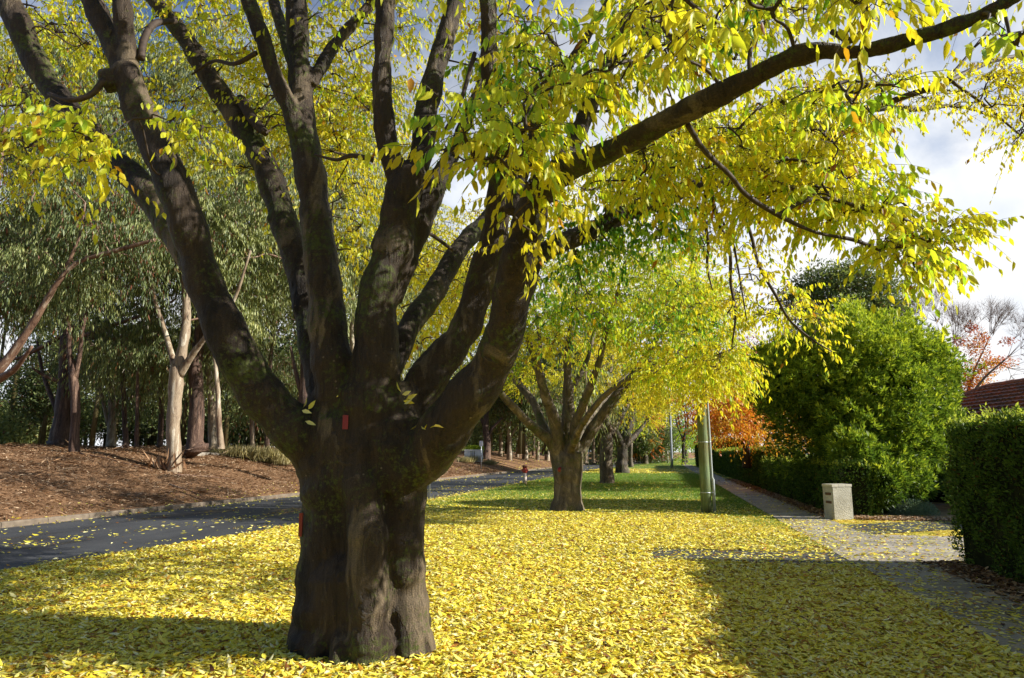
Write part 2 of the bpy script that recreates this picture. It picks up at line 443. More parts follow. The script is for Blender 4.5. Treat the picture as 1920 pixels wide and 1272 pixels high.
ad = N.new('ShaderNodeMath'); L.new(cov.outputs[0], ad.inputs[0]); L.new(mr.outputs[0], ad.inputs[1])
cn2 = noise(N, L, pos, 26, 2, .5); mu = N.new('ShaderNodeMath'); mu.operation = 'MULTIPLY_ADD'; mu.inputs[1].default_value = .35; L.new(cn2.outputs[0], mu.inputs[0]); L.new(ad.outputs[0], mu.inputs[2])
cr = ramp(N, [(.60, (0, 0, 0)), (.72, (1, 1, 1))]); L.new(mu.outputs[0], cr.inputs[0])
verge = mix(N, L, cr.outputs[0], gr.outputs[0], vr.outputs[0])
b1 = noise(N, L, mapping(N, L, pos, (1, 1, 1)), 22, 6, .7); b2 = noise(N, L, pos, .9, 4)
br = ramp(N, [(.3, (.06, .034, .018)), (.5, (.26, .15, .08)), (.7, (.48, .33, .20))]); L.new(b1.outputs[0], br.inputs[0])
b2r = ramp(N, [(.35, (.6, .55, .5)), (.65, (1.1, 1.05, 1))]); L.new(b2.outputs[0], b2r.inputs[0])
bank = mix(N, L, 1.0, br.outputs[0], b2r.outputs[0], 'MULTIPLY')
bx_ = N.new('ShaderNodeMath'); bx_.operation = 'LESS_THAN'; L.new(sep.outputs[2], bx_.inputs[0]); bx_.inputs[1].default_value = .02
colr = mix(N, L, bx_.outputs[0], bank, verge)
hh = N.new('ShaderNodeMath'); L.new(g1.outputs[0], hh.inputs[0]); L.new(b1.outputs[0], hh.inputs[1])
finish(nt, principled(N, L, colr, .9, .15, hh.outputs[0], .8, .05).outputs[0])
sheet('ground', ROWS, gx, gz, 'verge_ground')

m_, nt, N, L = newmat('asphalt')
geo = N.new('ShaderNodeNewGeometry'); pos = geo.outputs['Position']
n1 = noise(N, L, pos, 120, 3, .7); n2 = noise(N, L, mapping(N, L, pos, (1, .25, 1)), .9, 5)
r1 = ramp(N, [(.3, (.035, .037, .04)), (.7, (.085, .087, .092))]); L.new(n1.outputs[0], r1.inputs[0])
r2 = ramp(N, [(.35, (.55, .56, .6)), (.6, (1.1, 1.1, 1.1))]); L.new(n2.outputs[0], r2.inputs[0])
c = mix(N, L, 1.0, r1.outputs[0], r2.outputs[0], 'MULTIPLY')
rr = ramp(N, [(.33, (.12, .12, .12)), (.42, (.62, .62, .62)), (1, (.8, .8, .8))]); L.new(n2.outputs[0], rr.inputs[0])
finish(nt, principled(N, L, c, rr.outputs[0], .4, n1.outputs[0], .25, .01).outputs[0])
sheet('road', ROWS, lambda y: np.linspace(road_far(y) - .02, road_near(y) + .02, 9), lambda xs, y: -.10 + .045 * (1 - (np.linspace(-1, 1, 9)) ** 2), 'asphalt')

m_, nt, N, L = newmat('concrete')
geo = N.new('ShaderNodeNewGeometry'); pos = geo.outputs['Position']
n1 = noise(N, L, pos, 70, 5, .7); n2 = noise(N, L, pos, 1.4, 5, .6)
r1 = ramp(N, [(.3, (.27, .24, .20)), (.7, (.46, .42, .36))]); L.new(n1.outputs[0], r1.inputs[0])
r2 = ramp(N, [(.35, (.6, .6, .58)), (.62, (1.08, 1.06, 1.04))]); L.new(n2.outputs[0], r2.inputs[0])
c = mix(N, L, 1.0, r1.outputs[0], r2.outputs[0], 'MULTIPLY')
finish(nt, principled(N, L, c, .82, .25, n1.outputs[0], .3, .008).outputs[0])
def kerb(name, fn, w, z0, z1, side):
    a = Acc(); ys = np.concatenate([np.arange(-20, 60, 1.2), np.arange(60, 200, 3)])
    prof = np.array([[0, z0], [0, z1 - .03], [.03 * side, z1], [w * side, z1], [w * side, z0]])
    for y0, y1 in zip(ys[:-1], ys[1:]):
        g = .006
        V = []
        for y in (y0 + g, y1 - g):
            x = float(fn(y)); V += [[x + p[0], y, p[1]] for p in prof]
        k = len(prof); q = [[i, i + 1, k + i + 1, k + i] for i in range(k - 1)]
        a.add(V, [np.array(q), np.array([[0, 1, 2, 3, 4]]), np.array([[9, 8, 7, 6, 5]])])
    a.flat = True; return struct(name, a.mesh(name), 'concrete')
simple('kerb_stone', (.17, .135, .10), .9, .15, .35, 4, .4)
KB = kerb('kerb', road_far, .14, -.13, .035, -1); KB.data.materials[0] = MATS['kerb_stone']
kerb('kerb', lambda y: road_near(y) + .14, .14, -.13, .006, -1)

# footpath slabs
def slab_rows(acc, x0, x1, y0, y1, step, z=.02, gap=.012):
    y = y0
    while y < y1:
        e = min(y + step, y1)
        t = rng.uniform(-.003, .003)
        box(acc, ((x0 + x1) / 2, (y + e) / 2, z / 2 - .02 + t), (x1 - x0, e - y - gap, z + .04)); y = e
PX0, PX1 = 2.72, 3.92
a = Acc(); slab_rows(a, PX0, PX1, -8, 11.6, 1.45); slab_rows(a, PX0, PX1, 18.2, 100, 1.5)
ob = struct('path', a.mesh('path'), 'concrete')
# driveway: strip across the verge, the crossing and the dark drive to the garden
def flat(name, x0, x1, y0, y1, z, mat, skew=0):
    a = Acc(); nx, ny = 10, 6
    V = [[x0 + (x1 - x0) * i / nx, y0 + (y1 - y0) * j / ny + skew * i / nx, z] for j in range(ny + 1) for i in range(nx + 1)]
    q = [[j * (nx + 1) + i, j * (nx + 1) + i + 1, (j + 1) * (nx + 1) + i + 1, (j + 1) * (nx + 1) + i] for j in range(ny) for i in range(nx)]
    a.add(V, [np.array(q)]); return struct(name, a.mesh(name), mat)
flat('driveway', -7.2, 2.70, 11.1, 14.6, .006, 'asphalt')
flat('driveway_crossing', 2.70, 3.94, 11.6, 18.2, .012, 'concrete')
flat('driveway_apron', 3.95, 9.5, 11.7, 15.35, .010, 'concrete')
flat('driveway_garden', 3.95, 30, 15.37, 17.25, .012, 'asphalt', 17)
simple('dirt', (.36, .25, .13), .9, .1, .35, 3, .5)
flat('garden_soil', 5.6, 40, 18.0, 25.4, .006, 'dirt', 7)

#@@WORLD
SUN_EL = math.radians(27.5)
saz = YAW - math.radians(8)
to_sun = np.array([math.cos(saz) * math.cos(SUN_EL), math.sin(saz) * math.cos(SUN_EL), math.sin(SUN_EL)])
w = bpy.data.worlds.new('World'); scene.world = w; w.use_nodes = True
nt = w.node_tree; N, L = nt.nodes, nt.links; N.clear()
sky = N.new('ShaderNodeTexSky'); sky.sky_type = 'NISHITA'; sky.sun_disc = False
sky.sun_elevation = SUN_EL; sky.sun_rotation = math.atan2(to_sun[0], to_sun[1]); sky.air_density = 1.0; sky.dust_density = .8; sky.ozone_density = 1.5
tc = N.new('ShaderNodeTexCoord'); sp = N.new('ShaderNodeSeparateXYZ'); L.new(tc.outputs['Generated'], sp.inputs[0])
mz = N.new('ShaderNodeMath'); mz.operation = 'MAXIMUM'; mz.inputs[1].default_value = 0; L.new(sp.outputs[2], mz.inputs[0])
za = N.new('ShaderNodeMath'); za.inputs[1].default_value = .18; L.new(mz.outputs[0], za.inputs[0])
cb = N.new('ShaderNodeCombineXYZ')
for i in (0, 1):
    dv = N.new('ShaderNodeMath'); dv.operation = 'DIVIDE'; L.new(sp.outputs[i], dv.inputs[0]); L.new(za.outputs[0], dv.inputs[1]); L.new(dv.outputs[0], cb.inputs[i])
cl = noise(N, L, cb.outputs[0], 1.15, 8, .60, .5)
pf = noise(N, L, tc.outputs['Generated'], 7.5, 8, .52, .2)
low = N.new('ShaderNodeMapRange'); low.inputs[1].default_value = .12; low.inputs[2].default_value = .75; low.inputs[3].default_value = .26; low.inputs[4].default_value = -.14; L.new(sp.outputs[2], low.inputs[0])
a1 = N.new('ShaderNodeMath'); L.new(cl.outputs[0], a1.inputs[0]); L.new(low.outputs[0], a1.inputs[1])
dt = N.new('ShaderNodeVectorMath'); dt.operation = 'DOT_PRODUCT'; dt.inputs[1].default_value = (.30, .95, -.3); L.new(tc.outputs['Generated'], dt.inputs[0])
a2 = N.new('ShaderNodeMath'); a2.operation = 'MULTIPLY_ADD'; a2.inputs[1].default_value = .36; L.new(dt.outputs['Value'], a2.inputs[0])
L.new(a1.outputs[0], a2.inputs[2]); cr = ramp(N, [(.60, (0, 0, 0)), (.88, (1, 1, 1))]); L.new(a2.outputs[0], cr.inputs[0])
pr_ = ramp(N, [(.34, (9.8, 10.5, 11.8)), (.47, (11.0, 11.4, 12.0)), (.55, (12.0, 12.1, 12.3)), (.7, (13.2, 13.1, 13.0))]); L.new(pf.outputs[0], pr_.inputs[0])
sk2 = mix(N, L, 1.0, sky.outputs[0], (1.05, 1.2, 1.4), 'MULTIPLY'); cc = mix(N, L, cr.outputs[0], sk2, pr_.outputs[0])
bg = N.new('ShaderNodeBackground'); bg.inputs[1].default_value = .05; L.new(cc, bg.inputs[0])
wo = N.new('ShaderNodeOutputWorld'); L.new(bg.outputs[0], wo.inputs[0])
sl = bpy.data.lights.new('sun', 'SUN'); sl.energy = 5.0; sl.angle = math.radians(.5); sl.color = (1, .95, .86)
so = bpy.data.objects.new('sun', sl); COL.objects.link(so)
so.rotation_euler = Vector(to_sun).to_track_quat('Z', 'Y').to_euler()

cam = bpy.data.cameras.new('camera'); co = bpy.data.objects.new('camera', cam); COL.objects.link(co)
cam.sensor_fit = 'HORIZONTAL'; cam.sensor_width = 36; cam.lens = 36 * FPX / W; cam.clip_start = .05; cam.clip_end = 3000
co.matrix_world = Matrix(((RV[0], UP[0], -FW[0], 0), (RV[1], UP[1], -FW[1], 0), (RV[2], UP[2], -FW[2], EYE), (0, 0, 0, 1)))
scene.camera = co
vs = scene.view_settings; vs.view_transform = 'Standard'; vs.look = 'None'; vs.gamma = 1; vs.exposure = .82
cy = scene.cycles
cy.max_bounces = 7; cy.diffuse_bounces = 3; cy.glossy_bounces = 2; cy.transmission_bounces = 5; cy.transparent_max_bounces = 4
cy.use_denoising = True; cy.sample_clamp_indirect = 6; cy.caustics_reflective = False; cy.caustics_refractive = False

#@@MAINTREE
def main_tree():
    D0 = 6.0
    base = P(675, 1205, D0); base[2] = 0
    base = np.array([base[0], base[1], 0.0])
    T = Tree('elm_tree', 'huge foreground tree with fluted dark mossy trunk splitting into many limbs under yellow leaves', 'tree', base)
    A = T.trunk
    # fluted trunk: lobes (px at several heights)
    def lobe(rows): px_limb(T, rows, sides=20, skel=False)
    lobe([(612, 1240, 6.05, 150), (616, 1190, 6.05, 135), (622, 1100, 6.05, 122), (628, 1000, 6.05, 118), (630, 900, 6.05, 128), (625, 820, 6.05, 120), (620, 740, 6.1, 90)])
    lobe([(575, 1235, 6.1, 85), (582, 1180, 6.1, 70), (592, 1090, 6.1, 62), (600, 980, 6.1, 66), (604, 880, 6.1, 82), (590, 820, 6.05, 90)])
    lobe([(690, 1250, 5.72, 88), (690, 1190, 5.72, 78), (690, 1100, 5.72, 72), (686, 1000, 5.74, 70), (684, 900, 5.78, 78), (690, 820, 5.85, 85), (695, 740, 5.9, 90)])
    lobe([(768, 1235, 5.95, 100), (764, 1170, 5.95, 84), (758, 1080, 5.95, 76), (757, 1000, 5.95, 78), (758, 900, 5.9, 88), (765, 840, 5.9, 100), (780, 790, 5.9, 90)])
    lobe([(690, 1235, 6.22, 236), (686, 1150, 6.22, 210), (682, 1000, 6.22, 198), (680, 880, 6.2, 204), (690, 780, 6.2, 170), (690, 700, 6.2, 100)])
    lobe([(640, 1245, 5.85, 60), (642, 1150, 5.86, 52), (650, 1040, 5.88, 50), (655, 930, 5.9, 60), (655, 860, 5.95, 70)])
    lobe([(780, 1240, 6.2, 90), (770, 1180, 6.25, 70), (760, 1050, 6.3, 60)])
    lobe([(735, 900, 5.85, 80), (740, 840, 5.85, 105), (745, 790, 5.9, 100), (730, 740, 5.95, 90)])
    for an, ro, le in ((-2.7, .46, .22), (-2.2, .50, .2), (-1.75, .5, .12), (-1.2, .5, .18), (-.7, .5, .22), (-.2, .5, .25), (.5, .5, .25), (1.5, .5, .25), (2.4, .5, .25), (3.0, .46, .25)):
        dr = RV * math.cos(an) + FH * math.sin(an); c_ = base + FH * .12
        T.limb([c_ + dr * (ro - .16) + ZV * .42, c_ + dr * (ro - .07) + ZV * .16, c_ + dr * (ro + .03) + ZV * .02, c_ + dr * (ro + le * .5) - ZV * .07], [.05, .07, .065, .04], sides=10, skel=False)
    # limbs
    X = lambda T_, r_, **k_: px_limb(T_, [(x_, y_, d_, w_ * (.84 if y_ < 700 else .88)) for x_, y_, d_, w_ in r_], **k_)
    X(T, [(640, 900, 6.05, 110), (560, 815, 5.95, 100), (495, 742, 5.85, 98), (432, 645, 5.75, 92), (390, 540, 5.7, 84), (352, 425, 5.65, 82), (310, 310, 5.6, 78), (265, 215, 5.6, 72), (232, 130, 5.6, 62)])
    X(T, [(262, 210, 5.6, 66), (215, 95, 5.65, 52), (172, 0, 5.7, 50), (120, -130, 5.8, 42), (60, -300, 6.2, 24)])
    X(T, [(245, 170, 5.6, 54), (237, 90, 5.6, 46), (228, 0, 5.55, 42), (215, -130, 5.5, 36), (190, -300, 5.5, 20)])
    X(T, [(218, 165, 5.58, 50), (200, 138, 5.55, 44), (196, 128, 5.53, 20)], skel=False)
    X(T, [(395, 560, 5.72, 66), (350, 470, 5.85, 70), (295, 385, 6.0, 68), (240, 325, 6.1, 62), (190, 280, 6.2, 56), (125, 205, 6.3, 56), (72, 125, 6.35, 58), (30, 35, 6.4, 58), (-10, -50, 6.5, 56), (-80, -200, 6.8, 40), (-120, -360, 7.0, 20)])
    X(T, [(640, 850, 6.2, 80), (610, 740, 6.25, 80), (592, 640, 6.35, 70), (565, 530, 6.5, 66), (540, 430, 6.65, 66), (505, 335, 6.8, 60), (440, 215, 7.0, 54), (372, 110, 7.1, 48), (325, 45, 7.2, 38), (250, -60, 7.4, 32), (170, -220, 7.6, 18)])
    X(T, [(650, 860, 6.0, 100), (632, 740, 5.95, 95), (620, 650, 5.95, 88), (610, 560, 6.0, 84), (600, 470, 6.05, 76), (590, 380, 6.1, 74), (575, 290, 6.1, 72), (568, 210, 6.15, 58), (560, 110, 6.2, 54), (556, 0, 6.25, 50), (550, -150, 6.4, 40), (530, -330, 6.6, 20)])
    X(T, [(580, 310, 6.1, 56), (545, 205, 6.0, 44), (508, 120, 5.95, 40), (482, 45, 5.9, 38), (455, -40, 5.9, 34), (410, -200, 6, 18)])
    X(T, [(585, 160, 6.15, 26), (610, 110, 6.3, 32), (640, 70, 6.5, 28), (700, 0, 6.8, 22), (760, -100, 7.2, 10)])
    X(T, [(560, 160, 6.3, 30), (535, 75, 6.5, 28), (512, 0, 6.8, 26), (480, -100, 7, 14)])
    X(T, [(690, 860, 5.9, 120), (696, 740, 5.85, 112), (702, 640, 5.82, 104), (718, 540, 5.8, 92), (738, 450, 5.8, 90), (758, 370, 5.78, 88), (765, 320, 5.78, 84)])
    X(T, [(702, 470, 5.8, 28), (716, 455, 5.8, 48), (735, 430, 5.8, 60)], skel=False)
    X(T, [(758, 350, 5.78, 60), (728, 285, 5.75, 54), (720, 200, 5.7, 50), (716, 100, 5.7, 46), (724, 0, 5.7, 48), (735, -120, 5.7, 40), (745, -320, 5.7, 18)])
    X(T, [(768, 350, 5.78, 60), (790, 285, 5.8, 58), (802, 200, 5.9, 56), (822, 110, 6.0, 50), (850, 20, 6.1, 44), (880, -100, 6.3, 34), (920, -300, 6.5, 16)])
    X(T, [(730, 560, 5.85, 60), (765, 470, 5.9, 60), (800, 390, 6.0, 58), (828, 330, 6.1, 50), (860, 260, 6.3, 34), (900, 160, 6.6, 24), (930, 40, 7.0, 14)])
    X(T, [(720, 720, 6.25, 60), (765, 620, 6.5, 52), (815, 545, 6.9, 50), (860, 470, 7.3, 46), (905, 420, 7.7, 38), (960, 350, 8.2, 34), (1020, 270, 8.6, 26), (1080, 180, 9, 16)])
    X(T, [(745, 800, 6.0, 90), (800, 715, 6.0, 84), (850, 650, 6.0, 76), (885, 580, 6.0, 70), (910, 500, 5.95, 66), (928, 430, 5.9, 64), (938, 350, 5.7, 58), (935, 260, 5.5, 52), (925, 190, 5.4, 48), (917, 90, 5.3, 42), (915, 0, 5.2, 42), (912, -120, 5.1, 34), (900, -300, 5, 16)])
    X(T, [(740, 900, 5.9, 110), (800, 850, 5.75, 112), (860, 775, 5.55, 104), (912, 700, 5.35, 94), (948, 610, 5.1, 88), (968, 520, 4.9, 84), (982, 440, 4.65, 84), (1010, 365, 4.4, 78), (1060, 322, 4.2, 66), (1130, 288, 4.0, 58), (1200, 255, 3.85, 56), (1290, 208, 3.65, 56), (1380, 160, 3.45, 54), (1460, 122, 3.3, 52), (1530, 98, 3.2, 46), (1610, 96, 3.1, 34), (1690, 80, 3.0, 42), (1770, 55, 2.9, 40), (1840, 28, 2.8, 40), (1920, -15, 2.7, 36), (2040, -90, 2.6, 28), (2200, -200, 2.5, 12)], n=4)
    X(T, [(800, 780, 6.3, 60), (865, 735, 6.35, 62), (905, 690, 6.4, 56), (955, 610, 6.45, 50), (985, 540, 6.5, 46), (1010, 480, 6.6, 44), (1080, 445, 6.8, 46), (1150, 412, 7.0, 44), (1220, 382, 7.1, 42), (1290, 352, 7.2, 40), (1370, 335, 7.4, 30), (1460, 300, 7.7, 24), (1560, 225, 8.2, 20), (1640, 203, 8.6, 18), (1720, 205, 9.0, 14), (1800, 200, 9.4, 10), (1880, 225, 9.8, 6)])
    X(T, [(1010, 370, 4.4, 50), (1055, 300, 4.5, 44), (1095, 225, 4.6, 40), (1130, 150, 4.8, 38), (1162, 60, 5.0, 36), (1200, -20, 5.2, 32), (1260, -150, 5.4, 18)])
    X(T, [(960, 400, 4.9, 40), (985, 300, 5.0, 34), (1020, 200, 5.1, 30), (1075, 110, 5.2, 26), (1130, 20, 5.3, 20), (1200, -100, 5.5, 12)])
    # lesser branches
    B = lambda rows: px_limb(T, rows, acc=T.wood, sides=8)
    B([(1290, 235, 3.7, 12), (1322, 284, 4.0, 11), (1368, 328, 4.3, 10), (1400, 366, 4.5, 10), (1462, 405, 4.7, 10), (1530, 436, 4.9, 6), (1600, 450, 5.1, 8), (1650, 470, 5.2, 5)])
    B([(1460, 404, 4.7, 10), (1505, 378, 4.8, 9), (1560, 374, 4.9, 8), (1620, 392, 5.0, 8), (1690, 410, 5.1, 7), (1750, 440, 5.2, 5), (1800, 470, 5.3, 3)])
    B([(1640, 30, 3.4, 16), (1600, 75, 3.4, 14), (1560, 60, 3.5, 12)])
    B([(1410, 165, 3.4, 10), (1405, 110, 3.5, 9), (1415, 50, 3.6, 8), (1400, -30, 3.8, 5)])
    B([(1760, 165, 8.0, 12), (1800, 142, 8.4, 11), (1860, 115, 8.8, 10), (1930, 100, 9.2, 8), (2050, 60, 9.8, 4)])
    B([(1640, 203, 8.6, 10), (1700, 180, 8.3, 13), (1765, 160, 8.0, 12)])
    B([(1765, 162, 8.0, 8), (1810, 110, 8.2, 6), (1850, 60, 8.5, 4)])
    B([(1780, 150, 8.1, 7), (1850, 200, 8.5, 6), (1920, 260, 8.8, 4)])
    B([(1325, 350, 7.3, 8), (1320, 400, 7.3, 7), (1328, 455, 7.3, 6), (1326, 500, 7.4, 5), (1336, 545, 7.4, 2)])
    B([(1330, 350, 7.3, 9), (1345, 410, 7.4, 8), (1368, 470, 7.4, 7), (1370, 530, 7.5, 6), (1379, 590, 7.5, 5), (1372, 650, 7.6, 2)])
    B([(1345, 400, 7.3, 6), (1372, 450, 7.4, 5), (1385, 510, 7.5, 4), (1400, 600, 7.5, 2)])
    B([(1385, 380, 7.4, 8), (1408, 440, 7.4, 7), (1424, 500, 7.4, 6), (1455, 555, 7.4, 6), (1480, 600, 7.4, 5), (1520, 635, 7.4, 4), (1560, 660, 7.4, 2)])
    B([(195, 150, 5.5, 14), (170, 178, 5.5, 12), (130, 188, 5.5, 10), (90, 175, 5.6, 6)])
    B([(265, 110, 5.6, 15), (270, 75, 5.7, 15), (290, 45, 5.9, 14), (330, 40, 6.1, 10)])
    B([(480, 100, 5.9, 10), (440, 120, 6.1, 9), (400, 115, 6.4, 7), (360, 140, 6.6, 4)])
    B([(450, 185, 6.9, 20), (475, 225, 6.8, 22), (498, 250, 6.7, 14)])
    B([(700, 300, 5.7, 12), (660, 292, 5.7, 10), (630, 300, 5.8, 7), (590, 290, 5.9, 4)])
    B([(765, 440, 5.9, 9), (800, 436, 6.3, 8), (850, 470, 6.6, 7)])
    B([(890, 100, 5.3, 10), (860, 200, 5.2, 8), (820, 260, 5.1, 6), (770, 300, 5.0, 4)])
    cl = T.clusters
    # A: upper-left screen of leaves behind the limbs
    cl(poly_region(68, [(-60, 60), (120, 20), (330, 100), (430, 40), (700, 60), (700, 300), (560, 300), (430, 330), (300, 250), (60, 330), (-60, 300)], 6.6, 9.0), .5, 13, .55, 13, .072, .032, .50, droop=1.1, brown=.05)
    cl(poly_region(36, [(340, -60), (1000, -60), (1000, 60), (340, 120)], 6.5, 9.0), .5, 11, .55, 13, .078, .036, .5, droop=.9)
    cl(poly_region(16, [(0, -80), (340, -80), (330, 70), (40, 60)], 6.5, 9.0), .5, 8, .55, 13, .078, .036, .5, droop=.9)
    cl(poly_region(34, [(560, 130), (720, 130), (720, 520), (600, 470)], 7.5, 10.0), .5, 10, .55, 13, .078, .036, .42)
    cl(poly_region(24, [(760, 470), (930, 420), (830, 700), (760, 640)], 8.5, 11.0), .5, 10, .55, 13, .078, .036, .42)
    # B: near left cluster
    cl(poly_region(9, [(70, 200), (140, 190), (230, 260), (200, 330), (110, 290), (80, 250)], 4.2, 4.9), .22, 7, .34, 9, .085, .042, .55, kind='hi')
    cl(poly_region(5, [(300, 205), (400, 235), (380, 270), (310, 245)], 4.6, 5.2), .18, 5, .30, 9, .085, .040, .5, kind='hi')
    # C: upper centre
    cl(poly_region(16, [(770, 260), (900, 220), (960, 190), (1020, 240), (1000, 330), (860, 310)], 3.3, 4.2), .22, 6, .34, 10, .094, .035, .56, kind='hi', tsd=.14)
    cl(poly_region(24, [(960, 120), (1040, 20), (1280, -20), (1290, 110), (1100, 190), (1010, 230)], 3.6, 5.2), .26, 7, .36, 10, .092, .033, .56, kind='hi', tsd=.14)
    cl(poly_region(18, [(830, 60), (1000, 20), (1020, 220), (880, 240)], 5.2, 6.5), .3, 9, .4, 11, .08, .038, .66, kind='hi', tsd=.16)
    cl(poly_region(6, [(960, 320), (1060, 330), (1040, 390), (980, 400)], 3.7, 4.1), .14, 4, .34, 9, .084, .033, .42, kind='hi')
    cl(poly_region(5, [(960, 400), (1020, 400), (1010, 480), (975, 500)], 4.3, 4.6), .10, 3, .26, 7, .080, .034, .42, kind='hi')
    # D: along the great right limb, near
    cl(poly_region(12, [(1180, -30), (1500, -50), (1500, 20), (1360, 60), (1180, 100)], 2.7, 3.4), .18, 6, .28, 8, .094, .035, .54, kind='hi', tsd=.12)
    cl(poly_region(26, [(1130, 0), (1500, -30), (1560, 60), (1420, 100), (1200, 180), (1130, 150)], 4.2, 5.4), .28, 8, .36, 10, .088, .032, .52, kind='hi', tsd=.12)
    cl(poly_region(10, [(1480, -50), (1760, -60), (1700, 10), (1560, 30)], 2.6, 3.2), .15, 5, .26, 8, .086, .034, .5, kind='hi')
    cl(poly_region(7, [(1500, 150), (1640, 140), (1720, 180), (1640, 220), (1520, 220)], 3.3, 3.9), .14, 5, .26, 9, .080, .034, .6, kind='hi')
    cl(poly_region(4, [(1830, 40), (1930, 60), (1910, 90), (1850, 70)], 2.4, 2.7), .08, 3, .2, 6, .080, .044, .66, kind='hi')
    # E: behind the limb
    cl(poly_region(70, [(1060, 330), (1300, 230), (1540, 150), (1600, 260), (1560, 330), (1380, 330), (1250, 340), (1150, 400)], 4.8, 7.2), .34, 9, .45, 12, .084, .033, .5, kind='hi', tsd=.12)
    cl(poly_region(32, [(1350, 300), (1600, 290), (1640, 380), (1500, 410), (1380, 380)], 4.8, 6.4), .3, 8, .42, 11, .084, .033, .5, kind='hi')
    cl(poly_region(20, [(1040, 430), (1180, 400), (1320, 380), (1330, 430), (1180, 470), (1060, 500)], 6.4, 7.4), .3, 8, .40, 11, .078, .034, .88, kind='hi', tsd=.05)
    # F: right hanging spray
    cl(poly_region(26, [(1540, 360), (1680, 370), (1800, 430), (1790, 480), (1730, 500), (1640, 440), (1560, 430)], 4.7, 5.5), .22, 7, .34, 10, .078, .036, .54, kind='hi')
    cl(poly_region(5, [(1700, 490), (1770, 480), (1750, 530), (1715, 540)], 4.9, 5.3), .10, 4, .26, 8, .078, .034, .55, kind='hi')
    # G: far right sky edge
    cl(poly_region(30, [(1560, 140), (1760, 130), (1960, 110), (1960, 290), (1860, 260), (1800, 180), (1650, 190)], 7.4, 9.4), .34, 8, .45, 11, .078, .034, .42)
    # H: hanging sprays lower right
    cl(poly_region(20, [(1430, 560), (1500, 540), (1560, 600), (1550, 660), (1480, 620), (1420, 600)], 7.2, 8.6), .24, 6, .38, 10, .070, .032, .40, r0=.008)
    cl(poly_region(34, [(1270, 380), (1480, 330), (1500, 440), (1440, 520), (1400, 640), (1310, 560)], 7.0, 9.5), .3, 5, .42, 10, .072, .032, .40, r0=.008)
    # crown above the frame
    cl(np.array([base + [rng.uniform(-5.5, 5), rng.uniform(-3.2, 4.5), rng.uniform(5.8, 8.8)] for _ in range(64)]), .7, 9, .7, 10, .10, .05, .5, subs=False)
    hi_ = []  # extra unseen clusters added overhead to shade the ground at lower left
    for _ in range(70):
        d_ = rng.uniform(2.5, 8.0); l_ = rng.uniform(-1, 8.0); z_ = rng.uniform(max(4.3, .70 * d_ + 2.1), max(6.4, .70 * d_ + 3.4))
        hi_.append(CAMP * [1, 1, 0] + FH * d_ + RV * l_ + ZV * z_)
    cl(np.array(hi_), .6, 12, .6, 12, .095, .045, .5, subs=False)
    cl(poly_region(64, [(1100, 300), (1300, 200), (1560, 150), (1560, 330), (1380, 350), (1180, 390)], 7.2, 11.0), .42, 11, .5, 12, .082, .036, .5)
    # green curtain and bright skirt hanging from the back limb
    cl(poly_region(34, [(1010, 480), (1330, 410), (1345, 560), (1300, 640), (1140, 620), (990, 570)], 8.0, 11.0), .34, 8, .45, 12, .082, .032, .74, kind='hi', r0=.007, tsd=.10)
    cl(poly_region(24, [(1190, 690), (1340, 650), (1405, 695), (1385, 735), (1330, 745), (1240, 725)], 8.0, 9.6), .26, 8, .42, 12, .082, .032, .50, kind='hi', r0=.006)
    cl(poly_region(4, [(960, 600), (1120, 620), (1200, 690), (1120, 700), (980, 660)], 9.0, 11.0), .3, 7, .42, 12, .080, .032, .60, r0=.006)
    for g, pts_, rad_ in list(T.parts):           # knots and old branch collars
        if g and len(pts_) > 10:
            for q in rng.choice(np.arange(4, len(pts_) - 3), 3, replace=False):
                dr = norm(rng.normal(size=3) - FH * .6); r_ = rad_[q]
                tube(T.trunk, [pts_[q] + dr * r_ * .5, pts_[q] + dr * r_ * .98, pts_[q] + dr * (r_ + .02)], [r_ * .5, r_ * .34, r_ * .2], 10)
    T.done('elm_bark', 'elm_leaf', vox=.018, disp=.032)
    # pruning scar, marker tags
    a = Acc(); c = snap(T, 318, 298, 5.32); tr_ = np.linspace(0, 2 * PI, 19); ring = np.array([c + RV * (.045 * math.cos(q) - .018 * math.sin(q)) + ZV * (.072 * math.sin(q)) + FH * .012 for q in tr_]); tube(a, ring, .013, 8)
    a.add([c + RV * (.042 * math.cos(q) - .018 * math.sin(q)) + ZV * (.066 * math.sin(q)) + FH * .012 for q in tr_[:-1]], [np.arange(18)[::-1][None]])
    r = obj('pruning_scar', a.mesh('pruning_scar', base, True), 'scar', T.root, label='oval pale pruning scar on the left limb')
    for (px, py, d, w_, h_, lab) in ((648, 792, 5.56, .045, .115, 'small red marker tag on the front of the trunk'), (564, 984, 5.95, .03, .19, 'red reflector on the left side of the trunk')):
        a = Acc(); box(a, snap(T, px, py, d) if px > 600 else P(px, py, d), (w_, .02, h_), YAW)
        obj('marker_tag', a.mesh('marker_tag', base), 'red_tag', T.root, label=lab)
    # leaves caught in the forks
    k = 0
    for px, py, d in ((568, 765, 5.62), (575, 775, 5.6), (572, 790, 5.6), (631, 745, 5.55), (752, 735, 5.62), (758, 745, 5.58), (766, 738, 5.62), (757, 758, 5.56), (750, 700, 5.7), (760, 694, 5.72), (782, 803, 5.45), (795, 806, 5.42), (806, 803, 5.4), (770, 806, 5.46), (788, 824, 5.42), (627, 1155, 5.55), (790, 800, 5.4), (799, 801, 5.4), (812, 800, 5.4), (785, 807, 5.4), (754, 740, 5.6), (762, 748, 5.6), (756, 752, 5.6), (566, 770, 5.6), (578, 768, 5.6)):
        a = Acc(); c = snap(T, px, py, d, .004)
        ax = rng.normal(size=(1, 3)) * [1, .25, 1] + RV * .6
